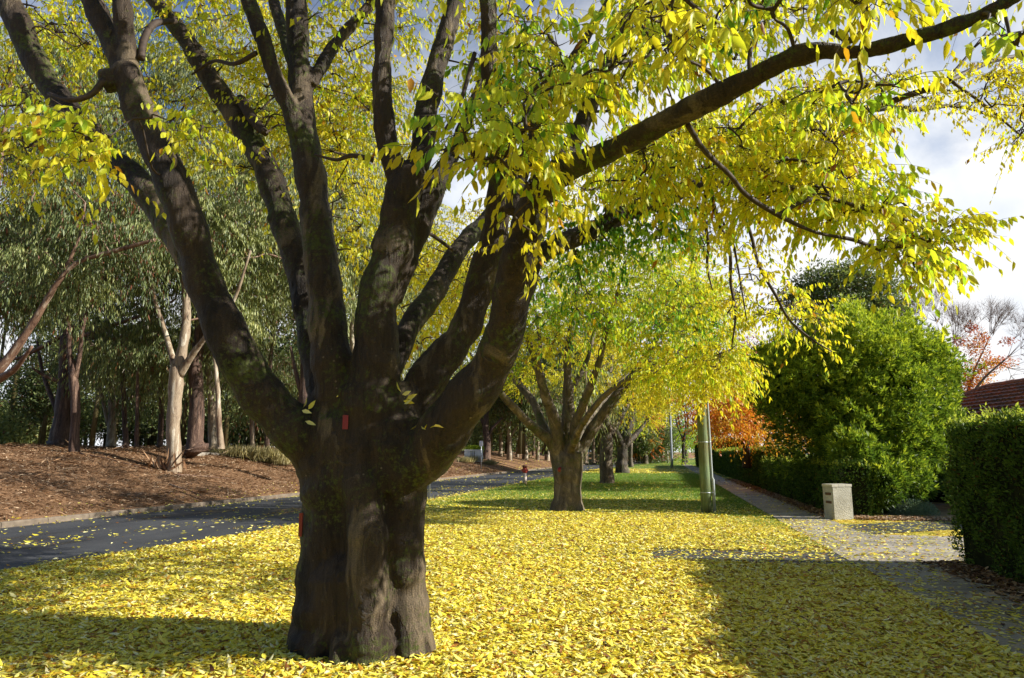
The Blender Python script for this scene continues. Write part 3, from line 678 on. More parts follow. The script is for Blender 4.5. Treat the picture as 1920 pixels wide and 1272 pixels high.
        leaves(a, c[None], ax, np.array([.095]), np.array([.04]), np.array([rng.uniform(.2, .9)]), 'hi')
        obj('fallen_leaf', a.mesh('fallen_leaf', (0, 0, 0)), 'litter_leaf', None, label='fallen yellow leaf caught on the bark or in a fork of the huge foreground trunk', category='leaf', group='leaves caught on the foreground trunk'); k += 1
simple('scar', (.22, .17, .13), .7, .3, .5, 60, .6)
simple('red_tag', (.22, .008, .008), .35, .5, .1, 5, 0)
main_tree()

#@@ROW
def row_trees():
    # second tree of the verge
    b = hit(1065, 958); d = dist(b)
    T = Tree('elm_tree', 'second verge tree with green and yellow crown and a red paint spot on its trunk', 'tree', b, 'yellow trees along the verge')
    X = lambda r, **k: px_limb(T, [(x, y, d + dd * 1.05, w_) for x, y, dd, w_ in r], **k)
    X([(1062, 968, 0, 62), (1063, 940, 0, 50), (1064, 900, 0, 44), (1064, 860, 0, 46), (1064, 835, .1, 40)], skel=False, sides=18)
    X([(1046, 966, 0, 34), (1050, 930, 0, 26), (1048, 880, 0, 24), (1042, 850, 0, 24)], skel=False)
    X([(1080, 968, -.1, 36), (1078, 930, -.1, 26), (1080, 880, -.1, 24), (1082, 850, -.1, 24)], skel=False)
    X([(1064, 966, -.25, 22), (1062, 920, -.2, 16), (1062, 880, -.2, 18)], skel=False)
    X([(1045, 855, 0, 22), (1028, 824, -.2, 20), (985, 788, -.5, 17), (936, 735, -1, 13), (900, 690, -1.4, 9), (860, 640, -1.8, 5)])
    X([(1048, 850, 0, 22), (1020, 804, .3, 18), (1000, 755, .7, 15), (960, 706, 1.2, 13), (930, 660, 1.8, 10), (900, 600, 2.4, 6)])
    X([(1050, 860, 0, 24), (1041, 791, -.3, 24), (1022, 742, -.6, 20), (1005, 676, -.9, 15), (982, 616, -1.2, 12), (960, 540, -1.6, 8), (940, 470, -1.8, 4)])
    X([(1022, 742, -.6, 14), (1010, 690, 0, 11), (1012, 640, .5, 9), (1000, 560, 1, 6), (990, 480, 1.3, 4)])
    X([(1064, 850, 0, 26), (1065, 771, .1, 24), (1064, 709, .2, 17), (1066, 643, .3, 14), (1080, 570, .4, 10), (1090, 480, .5, 5)])
    X([(1070, 730, .2, 12), (1095, 690, .6, 10), (1110, 640, 1, 8), (1130, 560, 1.5, 5)])
    X([(1076, 850, 0, 20), (1078, 800, -.4, 19), (1100, 742, -.9, 16), (1124, 676, -1.5, 13), (1136, 620, -2, 10), (1160, 540, -2.4, 7), (1180, 460, -2.8, 4)])
    X([(1084, 856, 0, 24), (1114, 798, 0, 22), (1147, 755, 0, 19), (1180, 712, .1, 16), (1215, 660, .2, 12), (1255, 600, .3, 9), (1290, 530, .4, 5)])
    X([(1075, 845, .3, 20), (1100, 790, 1, 16), (1140, 740, 2, 13), (1190, 690, 3, 9), (1240, 640, 4, 5)])
    X([(1070, 845, -.2, 18), (1090, 800, -1.2, 14), (1130, 745, -2.4, 11), (1190, 705, -3.6, 8), (1260, 690, -4.6, 5), (1330, 700, -5.2, 3)])
    cl = T.clusters
    k = dict(L=.6, K=13, leaf=.105, wid=.046, r0=.012, twr=.003, subs=False, droop=.9)
    cl(poly_region(92, [(1010, 600), (1060, 500), (1180, 450), (1290, 460), (1330, 590), (1320, 670), (1220, 650), (1100, 610)], 17, 20), .58, 14, tint=.66, tsd=.12, **k)
    cl(poly_region(88, [(960, 560), (1040, 440), (1180, 400), (1300, 440), (1340, 560), (1320, 680), (1200, 680), (990, 640)], 19, 24), .62, 14, tint=.48, tsd=.12, **k)
    cl(poly_region(34, [(1150, 690), (1340, 650), (1395, 690), (1395, 730), (1330, 745), (1240, 735), (1160, 720)], 15, 19), .45, 12, tint=.45, tsd=.08, **k)
    cl(poly_region(70, [(1220, 520), (1330, 500), (1390, 620), (1390, 700), (1280, 720), (1190, 690)], 16, 20), .5, 13, tint=.55, tsd=.10, **k)
    cl(poly_region(34, [(880, 560), (1010, 560), (1060, 640), (960, 720), (900, 680)], 17, 22), .5, 11, tint=.52, tsd=.12, **k)
    cl(poly_region(80, [(790, 400), (960, 330), (1100, 300), (1100, 420), (960, 540), (840, 600)], 18, 24), .6, 10, tint=.42, tsd=.06, **k)
    T.done('elm_bark_pale', 'elm_leaf', vox=.03, disp=.04)
    a = Acc(); c = snap(T, 1050, 881, 19.6, .0); tube(a, [c - FH * .012, c + FH * .03], [.07, .07], 14)
    obj('paint_spot', a.mesh('paint_spot', b), 'red_tag', T.root, label='red paint spot on the trunk')
    # third: pale trunk
    def zel(name, label, px, py, d, wpx, bark, fork, limbs, crowns, dens, tint, leafm='elm_leaf', group='yellow trees along the verge', ls=.12):
        b = hit(px, py) if name != 'autumn_tree' else np.array([*P(px, py, d)[:2], 0]); d0_ = d; d = dist(b); crowns = [(q, n_, a_ * d / d0_, b_ * d / d0_, t_) for q, n_, a_, b_, t_ in crowns]
        T = Tree(name, label, 'tree', b, group)
        px_limb(T, [(px, py + 6, d, wpx * 1.35), (px, py - 12, d, wpx * 1.02), (px - 1, (py + fork) / 2, d, wpx * .9), (px, fork, d, wpx * .85)], skel=False)
        for l in limbs: px_limb(T, [(x, y, d + dd, w_) for x, y, dd, w_ in l])
        for poly, n, d0, d1, tt in crowns:
            T.clusters(poly_region(n, poly, d0, d1), ls * 6, dens, .9, 10, ls, ls * .5, tt, tsd=.07, subs=False, r0=.02, twr=.005, droop=.8, wood=False)
        T.done(bark, leafm); return T
    zel('elm_tree', 'third verge tree with pale bare trunk in sun beyond the second tree', 1138, 908, 36, 26, 'elm_bark_pale', 800,
        [[(1138, 810, 0, 22), (1136, 770, 0, 16), (1140, 720, .5, 11), (1150, 660, 1, 6)], [(1136, 815, 0, 16), (1120, 790, -.5, 12), (1100, 750, -1, 9), (1070, 700, -2, 5)], [(1142, 815, 0, 16), (1160, 790, .5, 12), (1185, 740, 1.5, 9), (1210, 690, 2, 5)]],
        [([(1090, 620), (1260, 640), (1270, 740), (1220, 775), (1150, 750), (1080, 730)], 84, 32, 38, .34), ([(960, 700), (1080, 680), (1060, 740), (980, 740)], 16, 34, 40, .45)], 13, .4, ls=.14)
    zel('elm_tree', 'fourth verge tree with dark rough trunk right behind the pale trunk', 1167, 888, 53, 23, 'elm_bark', 830,
        [[(1167, 835, 0, 20), (1180, 800, 0, 14), (1195, 750, 1, 9), (1215, 700, 1, 5)], [(1165, 835, 0, 18), (1150, 800, -1, 12), (1140, 750, -2, 7)], [(1168, 838, 0, 16), (1195, 812, 1, 9), (1220, 780, 2, 6), (1240, 740, 3, 4)]],
        [([(1140, 690), (1260, 690), (1270, 760), (1230, 795), (1150, 785)], 70, 50, 58, .36)], 12, .5, ls=.18)
    # far street trees
    far = [('young street tree with ivy green trunk beyond the dark verge trunk', 1183, 876, 75, 8, 'elm_bark_pale', .62, [(1170, 760), (1200, 750), (1215, 800), (1185, 815)], 12, 'elm_leaf'),
           ('small tree with pink and orange leaves far along the verge', 1210, 870, 95, 10, 'elm_bark_pale', .55, [(1185, 790), (1235, 770), (1240, 850), (1195, 855)], 22, 'autumn_leaf'),
           ('yellow tree far down the street left of the grey poles', 1222, 869, 105, 7, 'elm_bark', .35, [(1215, 770), (1255, 760), (1258, 830), (1220, 840)], 20, 'elm_leaf'),
           ('dark green tree at the end of the street above the red car', 1240, 866, 140, 8, 'elm_bark', .98, [(1205, 700), (1290, 690), (1280, 820), (1250, 850), (1215, 840)], 60, 'elm_leaf'),
           ('green and yellow tree behind the grey poles beside the path', 1286, 868, 88, 9, 'elm_bark', .86, [(1240, 690), (1320, 690), (1325, 830), (1290, 850), (1262, 830)], 60, 'elm_leaf'),
           ('olive green shrubby tree at the far end of the footpath', 1282, 872, 72, 7, 'elm_bark', .8, [(1262, 790), (1320, 780), (1330, 850), (1275, 866)], 34, 'elm_leaf')]
    for lab, px, py, d, w_, bk, tt, poly, n, lm in far:
        zel('street_tree', lab, px, py, d, w_, bk, py - 45, [[(px, py - 45, 0, w_ * .8), (px + 4, py - 75, 0, w_ * .5), (px, py - 110, 0, w_ * .3)], [(px, py - 45, 0, w_ * .6), (px - 12, py - 75, 0, w_ * .4), (px - 16, py - 100, 0, w_ * .2)]],
            [(poly, n, d - 3, d + 4, tt)], 12, tt, lm, 'trees at the far end of the street', ls=.0022 * d)
    # orange and red autumn tree behind the low hedge
    zel('autumn_tree', 'orange and red autumn tree behind the clipped hedge left of the big green bush', 1400, 872, 34, 14, 'elm_bark', 800,
        [[(1400, 810, 0, 12), (1370, 780, 0, 8), (1330, 750, -1, 4)], [(1400, 810, 0, 12), (1430, 780, 0, 8), (1470, 760, 0, 5)], [(1400, 810, 0, 11), (1405, 760, 1, 7), (1390, 690, 1, 4)]],
        [([(1330, 690), (1420, 720), (1500, 770), (1500, 830), (1340, 820)], 120, 29, 37, .76), ([(1305, 740), (1420, 650), (1430, 800), (1310, 800)], 90, 30, 38, .58)], 14, .5, 'autumn_leaf', None, ls=.14)
row_trees()

#@@GUMS
def gums():
    gk = dict(droop=2.2, sag=.7, K=13, leaf=.24, wid=.046, tvar=.16, brown=.05, r0=.025, twr=.004, subs=False, wood=False)
    def crown_pts(c, rx, rz, n):
        v = norm(rng.normal(size=(n, 3))) * rng.random((n, 1)) ** .4
        return np.asarray(c) + v * [rx, rx, rz]
    def gum(label, rows, forks, crown, n=60, tint=.45, bark='gum_bark', limbs=(), nsp=25, d_override=None, group='gum trees on the leaf strewn bank', fol=True):
        px, py = rows[0][:2]; b = hit(px, py)
        if d_override is None and dist(b) > 110: d_override = 30 + (px * 7 % 9)
        if d_override: b = P(px, py, d_override)
        if d_override is not None: b[2] = terr(b[0], b[1])
        d = dist(b)
        T = Tree('gum_tree', label, 'tree', b, group)
        rr = [(px, py + 8, 0, rows[0][2] * 1.5)] + [(x, y, 0, w_) for x, y, w_ in rows]
        rr += [(rows[-1][0], rows[-1][1] - 12, 0, rows[-1][2] * .7), (rows[-1][0], rows[-1][1] - 26, 0, rows[-1][2] * .25)]
        px_limb(T, [(x, y, d + dd, w_) for x, y, dd, w_ in rr], sides=12, jit=.03)
        for f in forks: px_limb(T, [(x, y, d + dd - .02 * k_ ** 2, w_) for k_, (x, y, dd, w_) in enumerate(f)], sides=8, jit=.03)
        for l in limbs:
            la = Acc(); px_limb(T, [(x, y, d + dd, w_) for x, y, dd, w_ in l], acc=la, sides=8); obj('branch', la.mesh('branch', b, True), 'gum_limb', T.root)
        for cx, cy_, dd, rx, rz, nn in crown:
            c = P(cx, cy_, d + dd + 1.5)
            T.clusters(crown_pts(c, rx, rz, nn), .8, nsp, 1.0, tint=tint, tsd=.12, **gk)
        T.done(bark, 'gum_leaf', twig='gum_limb'); return T
    gum('pale smooth gum with peeled bark heaped at its foot nearest the kerb', [(325, 885, 30), (326, 840, 25), (325, 800, 24), (328, 740, 26), (331, 695, 23)],
        [[(332, 700, 0, 22), (345, 640, 0, 18), (350, 590, .3, 15), (345, 500, .6, 12), (335, 380, 1, 8), (320, 250, 1.4, 5)], [(335, 705, 0, 18), (365, 660, -.3, 12), (400, 615, -.8, 9), (440, 560, -1.2, 7), (470, 470, -1.4, 4)], [(330, 700, 0, 14), (315, 640, .8, 10), (290, 560, 1.4, 8), (270, 440, 2, 5)]],
        [(350, 400, 1, 4.0, 3.6, 56), (460, 330, 0, 3.2, 4.2, 50), (440, 560, 1, 1.8, 1.6, 16), (340, 120, 2, 4, 3.5, 40)], tint=.62)
    gum('stout gum with shaggy fibrous bark and a long bare limb reaching right', [(115, 832, 40), (120, 760, 30), (124, 690, 24), (124, 620, 20), (120, 540, 16), (110, 440, 12), (100, 300, 8)],
        [[(118, 800, .3, 10), (95, 740, .5, 8), (80, 700, .8, 6), (70, 640, 1, 4)]], [(100, 400, 0, 4.2, 3.6, 60), (120, 180, 0, 4.0, 3.5, 44)], tint=.35, bark='gum_bark_rough',
        limbs=[[(122, 560, -2.5, 9), (170, 545, -3, 8), (230, 500, -3.2, 6), (290, 490, -3.4, 4)], [(118, 500, -2.5, 8), (70, 450, -3, 6), (30, 380, -3.2, 5), (10, 320, -3.4, 3)], [(124, 640, 0, 12), (150, 632, -.6, 9), (190, 618, -1, 8), (240, 600, -1.3, 7), (290, 585, -1.6, 6), (330, 560, -1.8, 3)], [(122, 640, 0, 10), (150, 600, .3, 9), (175, 560, .6, 7), (200, 500, 1, 4)], [(122, 720, 0, 8), (85, 705, -.4, 7), (60, 690, -.8, 4)], [(124, 625, 0, 10), (80, 650, 0, 8), (40, 670, 0, 6), (0, 680, 0, 4)]])
    gum('slender forked gum in front of the shaggy one', [(140, 848, 20), (141, 790, 16), (140, 730, 16), (138, 700, 15)],
        [[(137, 710, 0, 11), (130, 660, 0, 9), (128, 600, 0, 8), (120, 500, 0, 6), (118, 380, 0, 4)], [(141, 710, 0, 9), (150, 660, 0, 8), (158, 600, .1, 7), (175, 540, .2, 5), (190, 450, .3, 3)]], [(150, 380, 0, 2.6, 3.0, 34), (230, 470, .5, 2.4, 2.0, 26)], tint=.45, bark='gum_bark_rough')
    gum('dark thick trunked gum with black stringy bark behind the pale one', [(368, 836, 34), (367, 760, 26), (368, 700, 24), (372, 640, 20), (376, 560, 14), (380, 440, 9)],
        [[(372, 640, 0, 10), (400, 600, 0, 7), (430, 560, 0, 5)], [(372, 620, 0, 10), (350, 560, .5, 7), (330, 480, 1, 5)]], [(390, 420, 1, 4.2, 4.0, 56)], tint=.35, bark='gum_bark_rough')
    gum('pink barked gum right of the black stringy trunk', [(402, 834, 20), (397, 760, 15), (392, 700, 13), (390, 630, 11), (395, 540, 8), (400, 420, 5)], [[(392, 690, 0, 8), (410, 640, 0, 6), (425, 590, 0, 4)]], [(450, 520, 0, 3.4, 3.4, 50), (500, 300, 0, 3.4, 4.0, 44)], tint=.7)
    gum('thin gum leaning beside the pink barked one', [(414, 834, 12), (410, 780, 10), (407, 720, 8), (400, 640, 6)], [], [(420, 640, 2, 2.4, 2.0, 20)], tint=.45)
    gum('short pale gum rising from the dry grass', [(474, 834, 9), (472, 800, 8), (470, 770, 7), (462, 720, 5), (455, 660, 4)], [[(470, 775, 0, 5), (460, 760, 0, 4), (450, 745, 0, 2)]], [(480, 700, 2, 3.2, 2.4, 30)], tint=.35)
    gum('brown trunked gum seen just left of the big foreground limb', [(576, 838, 30), (575, 760, 26), (573, 700, 22), (574, 640, 18), (580, 560, 12), (590, 440, 8)], [[(572, 760, 0, 12), (555, 700, 0, 8), (545, 650, 0, 5)]], [(560, 500, 0, 4.0, 3.4, 54), (600, 300, 0, 4, 4, 46)], tint=.6, bark='gum_bark_rough')
    gum('pair stemmed pale gum deeper in the wood left of the peeling one', [(208, 830, 16), (210, 780, 14), (208, 720, 11), (205, 640, 8), (200, 540, 5)], [[(205, 800, 0, 8), (190, 740, 0, 6), (180, 680, 0, 4), (165, 640, 0, 3)]], [(210, 640, 0, 4.2, 3.0, 44), (190, 470, 0, 4.5, 3.4, 44)], tint=.5)
    gum('dark slim gum deeper in the wood with hanging foliage', [(236, 830, 11), (233, 770, 9), (230, 700, 8), (230, 620, 6)], [], [(240, 640, 0, 3.6, 3.4, 44)], tint=.3, bark='gum_bark_rough')
    gum('thinnest dark gum stem between the slim one and the pale one', [(256, 830, 8), (257, 770, 6), (258, 700, 5)], [], [(262, 660, 0, 3.2, 2.6, 34)], tint=.45, bark='gum_bark_rough')
    gum('gum at the left edge with reddish limbs sweeping up to the right', [(-75, 850, 40), (-68, 780, 32), (-50, 730, 28)],
        [[(-55, 735, 0, 20), (0, 690, 0, 18), (40, 640, 0, 15), (80, 575, 0, 12), (115, 522, 0, 9), (150, 490, .2, 8), (220, 470, .4, 9), (290, 450, .6, 7)], [(110, 525, 0, 8), (130, 490, 0, 7), (150, 440, 0, 5), (160, 380, 0, 3)], [(-55, 740, 0, 20), (0, 710, -1, 15), (30, 690, -1.6, 10), (60, 650, -2, 6)], [(-50, 730, 0, 26), (-40, 600, 0, 20), (-20, 460, 0, 14), (0, 300, 0, 10), (20, 150, 0, 6)]],
        [(40, 420, 0, 3.4, 3.0, 50), (230, 420, 0, 3.0, 2.2, 34), (20, 170, 0, 3.8, 3.2, 46), (0, 560, 0, 2.0, 1.6, 16)], tint=.4, bark='gum_limb')
    gum('tall gum in the second row filling the gap above the pale one', [(300, 832, 10), (302, 740, 9), (290, 640, 8), (270, 540, 7), (260, 400, 5)], [], [(270, 330, 0, 5, 5, 60), (180, 250, 0, 5, 5, 50)], tint=.5, d_override=37, bark='gum_bark_rough')
    gum('tall gum in the second row behind the left limbs of the foreground tree', [(500, 834, 10), (502, 740, 9), (510, 640, 8), (520, 500, 7), (530, 300, 5)], [], [(520, 420, 0, 5, 5, 56), (480, 180, 0, 5.4, 5, 56)], tint=.72, d_override=36, bark='gum_bark_rough')
    gum('tall gum seen between the middle limbs of the foreground tree', [(660, 842, 12), (664, 740, 10), (660, 600, 9), (664, 420, 7)], [], [(660, 520, 0, 4.4, 4.2, 50), (780, 560, 0, 3.8, 4.2, 46), (700, 300, 0, 4.4, 5, 46)], tint=.7, d_override=34)
    # row beside the bend, seen under the right limb
    rows = [('dark brown gum with a pale low limb beside the bend sign', 912, 862, 18, 'gum_bark_rough'), ('pale slim gum behind the dark brown one at the bend', 938, 856, 9, 'gum_bark'),
            ('half pale half brown gum third from the bend sign', 955, 863, 12, 'gum_bark'), ('small forked gum between the half pale one and the wide one', 970, 858, 8, 'gum_bark'),
            ('wide pale gum with two rising limbs above the hydrant', 984, 863, 13, 'gum_bark'), ('white gum just right of the hydrant', 1008, 863, 8, 'gum_bark'), ('gum with dark and white halves behind the second verge tree', 1025, 863, 10, 'gum_bark'),
            ('thin gum left of the second verge tree trunk far back', 1000, 855, 6, 'gum_bark_rough'), ('gum seen between the second and third verge trees, left one', 1098, 861, 8, 'gum_bark'), ('gum seen between the second and third verge trees, right one', 1112, 860, 6, 'gum_bark')]
    for lab, px, py, w_, bk in rows:
        gum(lab, [(px, py, w_), (px + 1, py - 30, w_ * .75), (px - 1, py - 60, w_ * .65), (px + 2, py - 110, w_ * .4), (px, py - 170, w_ * .25)],
            [[(px, py - 40, 0, w_ * .4), (px + 14, py - 62, 0, w_ * .3), (px + 30, py - 78, 0, w_ * .2)], [(px, py - 55, 0, w_ * .4), (px - 12, py - 80, 0, w_ * .3), (px - 22, py - 105, 0, w_ * .2)]],
            [(px, py - 125, 0, 4.5 if px < 1060 else 2.6, 3.0 if px < 1060 else 2.0, 26 if px < 1060 else 14)], nsp=16, bark=bk, tint=rng.uniform(.3, .6), group='gum trees beside the bend')
gums()

#@@FOLIAGE
def blob(acc, C, R, n, leaf, wid, tint, tvar=.15, outw=.8, upw=.3, shell=.35, kind='lo', brown=.02, lump=.12, tz=0.0):
    """leafy mass: n leaves in the outer shell of an ellipsoid C,R with a lumpy surface"""
    v = norm(rng.normal(size=(n, 3)))
    ph = rng.uniform(0, 6, 6)
    l = 1 + lump * (np.sin(v[:, 0] * 5 + ph[0]) * np.sin(v[:, 1] * 6 + ph[1]) + .8 * np.sin(v[:, 2] * 9 + ph[2]) * np.sin(v[:, 0] * 11 + ph[3]) + .5 * np.sin(v[:, 1] * 19 + ph[4]) * np.sin(v[:, 2] * 17 + ph[5]))
    r = (1 - shell * rng.random(n) ** 1.6) * l
    pos = np.asarray(C) + v * r[:, None] * np.asarray(R)
    ax = v * outw + ZV * upw + rng.normal(size=(n, 3)) * .5
    t = tint + rng.normal(size=n) * tvar + tz * v[:, 2]
    t = np.where(rng.random(n) < brown, .02, np.clip(t, .08, 1))
    s = leaf * rng.uniform(.6, 1.25, n)
    ok = pos[:, 2] > .02
    leaves(acc, pos[ok], ax[ok], s[ok], s[ok] * wid / leaf, t[ok], kind)

def rosettes(acc, C, R, n, k, leaf, wid, tint, tz=.2, shell=.3, lump=.12, up=.5, tvar=.1):
    v = norm(rng.normal(size=(n, 3))); ph = rng.uniform(0, 6, 6)
    l = 1 + lump * (np.sin(v[:, 0] * 4 + ph[0]) * np.sin(v[:, 1] * 5 + ph[1]) + .9 * np.sin(v[:, 2] * 8 + ph[2]) * np.sin(v[:, 0] * 9 + ph[3]) + .6 * np.sin(v[:, 1] * 15 + ph[4]) * np.sin(v[:, 2] * 14 + ph[5]))
    pos = np.asarray(C) + v * ((1 - shell * rng.random(n) ** 1.5) * l)[:, None] * np.asarray(R)
    ok = pos[:, 2] > .05; pos, v = pos[ok], v[ok]; n = len(pos)
    ax = v[:, None, :] * .8 + ZV * up + rng.normal(size=(n, k, 3)) * .55
    pp = pos[:, None, :] + norm(ax) * rng.uniform(0, .05, (n, k, 1))
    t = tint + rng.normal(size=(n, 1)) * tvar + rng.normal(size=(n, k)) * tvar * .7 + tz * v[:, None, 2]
    s = leaf * rng.uniform(.6, 1.2, n * k)
    leaves(acc, pp.reshape(-1, 3), ax.reshape(-1, 3), s, s * wid / leaf, np.clip(t, .08, 1).ravel())

def big_bush():
    b = hit(1610, 945); d = dist(b)
    root = thing('bush', 'large rounded bright green bush tree behind the stone letterbox', 'bush', b)
    a = Acc()
    L_ = [(1610, 760, 21.2, 150, 150), (1500, 722, 21.0, 92, 74), (1703, 770, 21.5, 80, 112), (1600, 665, 21.5, 120, 85), (1520, 690, 21.6, 80, 70), (1690, 690, 21.6, 90, 75), (1752, 715, 22, 40, 68), (1620, 860, 20.3, 70, 75), (1680, 850, 20.8, 75, 80), (1740, 850, 21.5, 50, 60), (1450, 700, 21.6, 45, 60), (1585, 815, 20.6, 50, 55), (1432, 700, 22, 30, 42), (1660, 900, 19.8, 50, 40), (1600, 850, 18.8, 42, 44), (1650, 905, 18.4, 40, 42), (1695, 900, 19.2, 44, 44), (1640, 870, 19.4, 46, 46), (1600, 800, 20.0, 70, 60), (1680, 820, 20.2, 66, 60), (1735, 830, 21, 50, 60), (1650, 830, 19.8, 60, 50)]
    for px, py, dd, rx, rz in L_:
        c = P(px, py, dd); R = (rx * dd / FPX, min(rx * dd / FPX, 2.2), rz * dd / FPX)
        n = int(2100 * (rx * rz) / 10000 * 1.6)
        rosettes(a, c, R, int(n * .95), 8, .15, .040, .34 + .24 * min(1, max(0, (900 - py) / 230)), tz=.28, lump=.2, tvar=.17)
    tr = Acc(); tube(tr, catmull([P(1600, 955, 20.2), P(1598, 900, 20.3), P(1590, 850, 20.4), P(1600, 760, 21)]), .13, 10)
    tube(tr, catmull([P(1632, 952, 20.2), P(1636, 900, 20.4), P(1660, 830, 21)]), .09, 8)
    for _ in range(14): 
        e = P(rng.uniform(1470, 1740), rng.uniform(650, 820), 21.3); s0 = P(1595, 870, 20.4)
        tube(tr, catmull([s0, (s0 + e) / 2 + [0, 0, .2], e]), [.06] * 12 + [.02] if False else .035, 6)
    obj('trunk', tr.mesh('trunk', b, True), 'gum_bark_rough', root)
    obj('crown', a.mesh('crown', b), 'shrub_leaf', root)
big_bush()

def hedge(label, x0, x1, y0, y1, h, dens, leaf, tint=.45, fuzz=.05, inset=.10, group='clipped hedges along the footpath', zfn=None, name='hedge'):
    b = np.array([(x0 + x1) / 2, (y0 + y1) / 2, 0.0])
    root = thing(name, label, 'hedge', b, group)
    a = Acc()
    faces = [((x0, y0, 0), (0, y1 - y0, 0), (0, 0, h), (-1, 0, 0)), ((x1, y0, 0), (0, y1 - y0, 0), (0, 0, h), (1, 0, 0)),
             ((x0, y0, 0), (x1 - x0, 0, 0), (0, 0, h), (0, -1, 0)), ((x0, y1, 0), (x1 - x0, 0, 0), (0, 0, h), (0, 1, 0)),
             ((x0, y0, h), (x1 - x0, 0, 0), (0, y1 - y0, 0), (0, 0, 1))]
    for o_, u, v, nrm in faces:
        o_, u, v, nrm = map(lambda q: np.array(q, float), (o_, u, v, nrm))
        n = int(np.linalg.norm(u) * np.linalg.norm(v) * dens * (1.2 if nrm[2] else 1))
        s, t = rng.random((n, 1)), rng.random((n, 1))
        p = o_ + u * s + v * t
        wob = .05 * np.sin(p[:, 1] * 2.1 + p[:, 2] * 3) + .05 * np.sin(p[:, 1] * 5.3 + p[:, 0] * 4 - p[:, 2] * 6) + .03 * np.sin(p[:, 2] * 11 + p[:, 1] * 9)
        # rounded edges and a slightly narrower foot
        dep = rng.random(n) ** 1.4 * -.16 + rng.normal(size=n) * fuzz * .4 + wob
        p = p + nrm * dep[:, None]
        ez = np.clip((p[:, 2] - (h - .28)) / .28, 0, 1) ** 2 * (1 - abs(nrm[2]))
        p -= nrm * (ez * .30)[:, None]
        if nrm[2]: p[:, 2] -= np.clip(.30 - np.minimum(p[:, 0] - x0, x1 - p[:, 0]), 0, .3) ** 2 * 1.6
        if not nrm[2]: p += nrm * (-.10 * np.clip(1 - p[:, 2] / .5, 0, 1))[:, None]
        if zfn is not None: p[:, 2] *= zfn(p[:, 1])
        ax = nrm * .6 + ZV * .35 + rng.normal(size=(n, 3)) * .6
        sz = leaf * rng.uniform(.6, 1.25, n)
        tt = tint + rng.normal(size=n) * .17 + np.clip((p[:, 2] - h + .2) / .2, 0, 1) * .45 * rng.random(n)  # tint rises near the top, painting in its sunlit edge
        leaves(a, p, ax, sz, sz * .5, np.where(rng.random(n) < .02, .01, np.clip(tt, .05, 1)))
    # loose shoots on top
    n = int((y1 - y0) * (x1 - x0) * 60)
    S = np.column_stack([rng.uniform(x0, x1, n), rng.uniform(y0, y1, n), np.full(n, h - .05)])
    if zfn is not None: S[:, 2] *= zfn(S[:, 1])
    D = rng.normal(size=(n, 3)) * .45 + ZV
    sh = Acc(); sprays(sh, None, S, D, rng.uniform(.06, .26, n) * (rng.random(n) ** 2 * .8 + .5), 7, leaf, leaf * .5, .85, .1, -.4, 0, twr=.002)
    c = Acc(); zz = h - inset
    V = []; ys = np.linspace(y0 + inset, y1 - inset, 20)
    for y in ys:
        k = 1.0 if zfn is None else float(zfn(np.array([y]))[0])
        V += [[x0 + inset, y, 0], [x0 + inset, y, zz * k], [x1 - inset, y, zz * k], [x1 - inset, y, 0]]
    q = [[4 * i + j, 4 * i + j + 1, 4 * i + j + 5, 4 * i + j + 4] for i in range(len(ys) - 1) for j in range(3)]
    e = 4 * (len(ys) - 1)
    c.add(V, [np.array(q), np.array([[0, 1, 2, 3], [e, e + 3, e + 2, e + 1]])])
    obj('dark_core', c.mesh('dark_core', b), 'hedge_core', root)  # near-black box, its colour standing for the shade inside the hedge
    obj('foliage', a.mesh('foliage', b), 'hedge_leaf', root)
    obj('new_shoots', sh.mesh('new_shoots', b), 'backlit_shoots', root)
    return root
leafmat('backlit_shoots', [(0, (.12, .18, .03)), (.5, (.24, .32, .05)), (1, (.42, .46, .08))], .55, .55, .15)  # top shoots in a paler colour that stands in for backlight
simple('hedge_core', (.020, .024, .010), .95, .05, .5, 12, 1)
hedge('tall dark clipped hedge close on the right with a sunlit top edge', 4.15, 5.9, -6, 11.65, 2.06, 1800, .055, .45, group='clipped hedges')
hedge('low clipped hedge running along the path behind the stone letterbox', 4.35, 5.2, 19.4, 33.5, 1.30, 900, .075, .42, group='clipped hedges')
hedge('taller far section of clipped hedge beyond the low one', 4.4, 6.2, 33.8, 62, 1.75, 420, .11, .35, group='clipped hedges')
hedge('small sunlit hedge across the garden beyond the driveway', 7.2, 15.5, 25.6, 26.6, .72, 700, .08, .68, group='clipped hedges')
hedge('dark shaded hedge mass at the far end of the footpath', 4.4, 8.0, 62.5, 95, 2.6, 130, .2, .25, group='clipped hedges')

def ground_plant(name, label, cat, c, R, n, leaf, wid, mat, tint=.5, upw=.6, group=None):
    c = np.array([c[0], c[1], float(terr(c[0], c[1]))])
    root = thing(name, label, cat, c, group); a = Acc()
    v = norm(rng.normal(size=(n, 3))); v[:, 2] = abs(v[:, 2])
    pos = c + v * rng.random((n, 1)) ** .5 * R
    ax = v + ZV * upw + rng.normal(size=(n, 3)) * .4
    s = leaf * rng.uniform(.6, 1.2, n)
    leaves(a, pos, ax, s, s * wid / leaf, np.clip(tint + rng.normal(size=n) * .2, 0, 1))
    obj('foliage', a.mesh('foliage', c), mat, root)
    st = Acc()
    for _ in range(7):
        e = c + np.array([rng.normal() * R[0] * .5, rng.normal() * R[1] * .5, R[2] * .8]); tube(st, [c, (c + e) / 2, e], [.012, .01, .005], 5)
    obj('stem', st.mesh('stem', c, True), 'twig_grey', root)
ground_plant('ground_cover', 'low olive ground cover mound beside the stone letterbox', 'ground cover', hit(1655, 960), (1.4, .6, .32), 9000, .07, .02, 'hedge_leaf', .75)
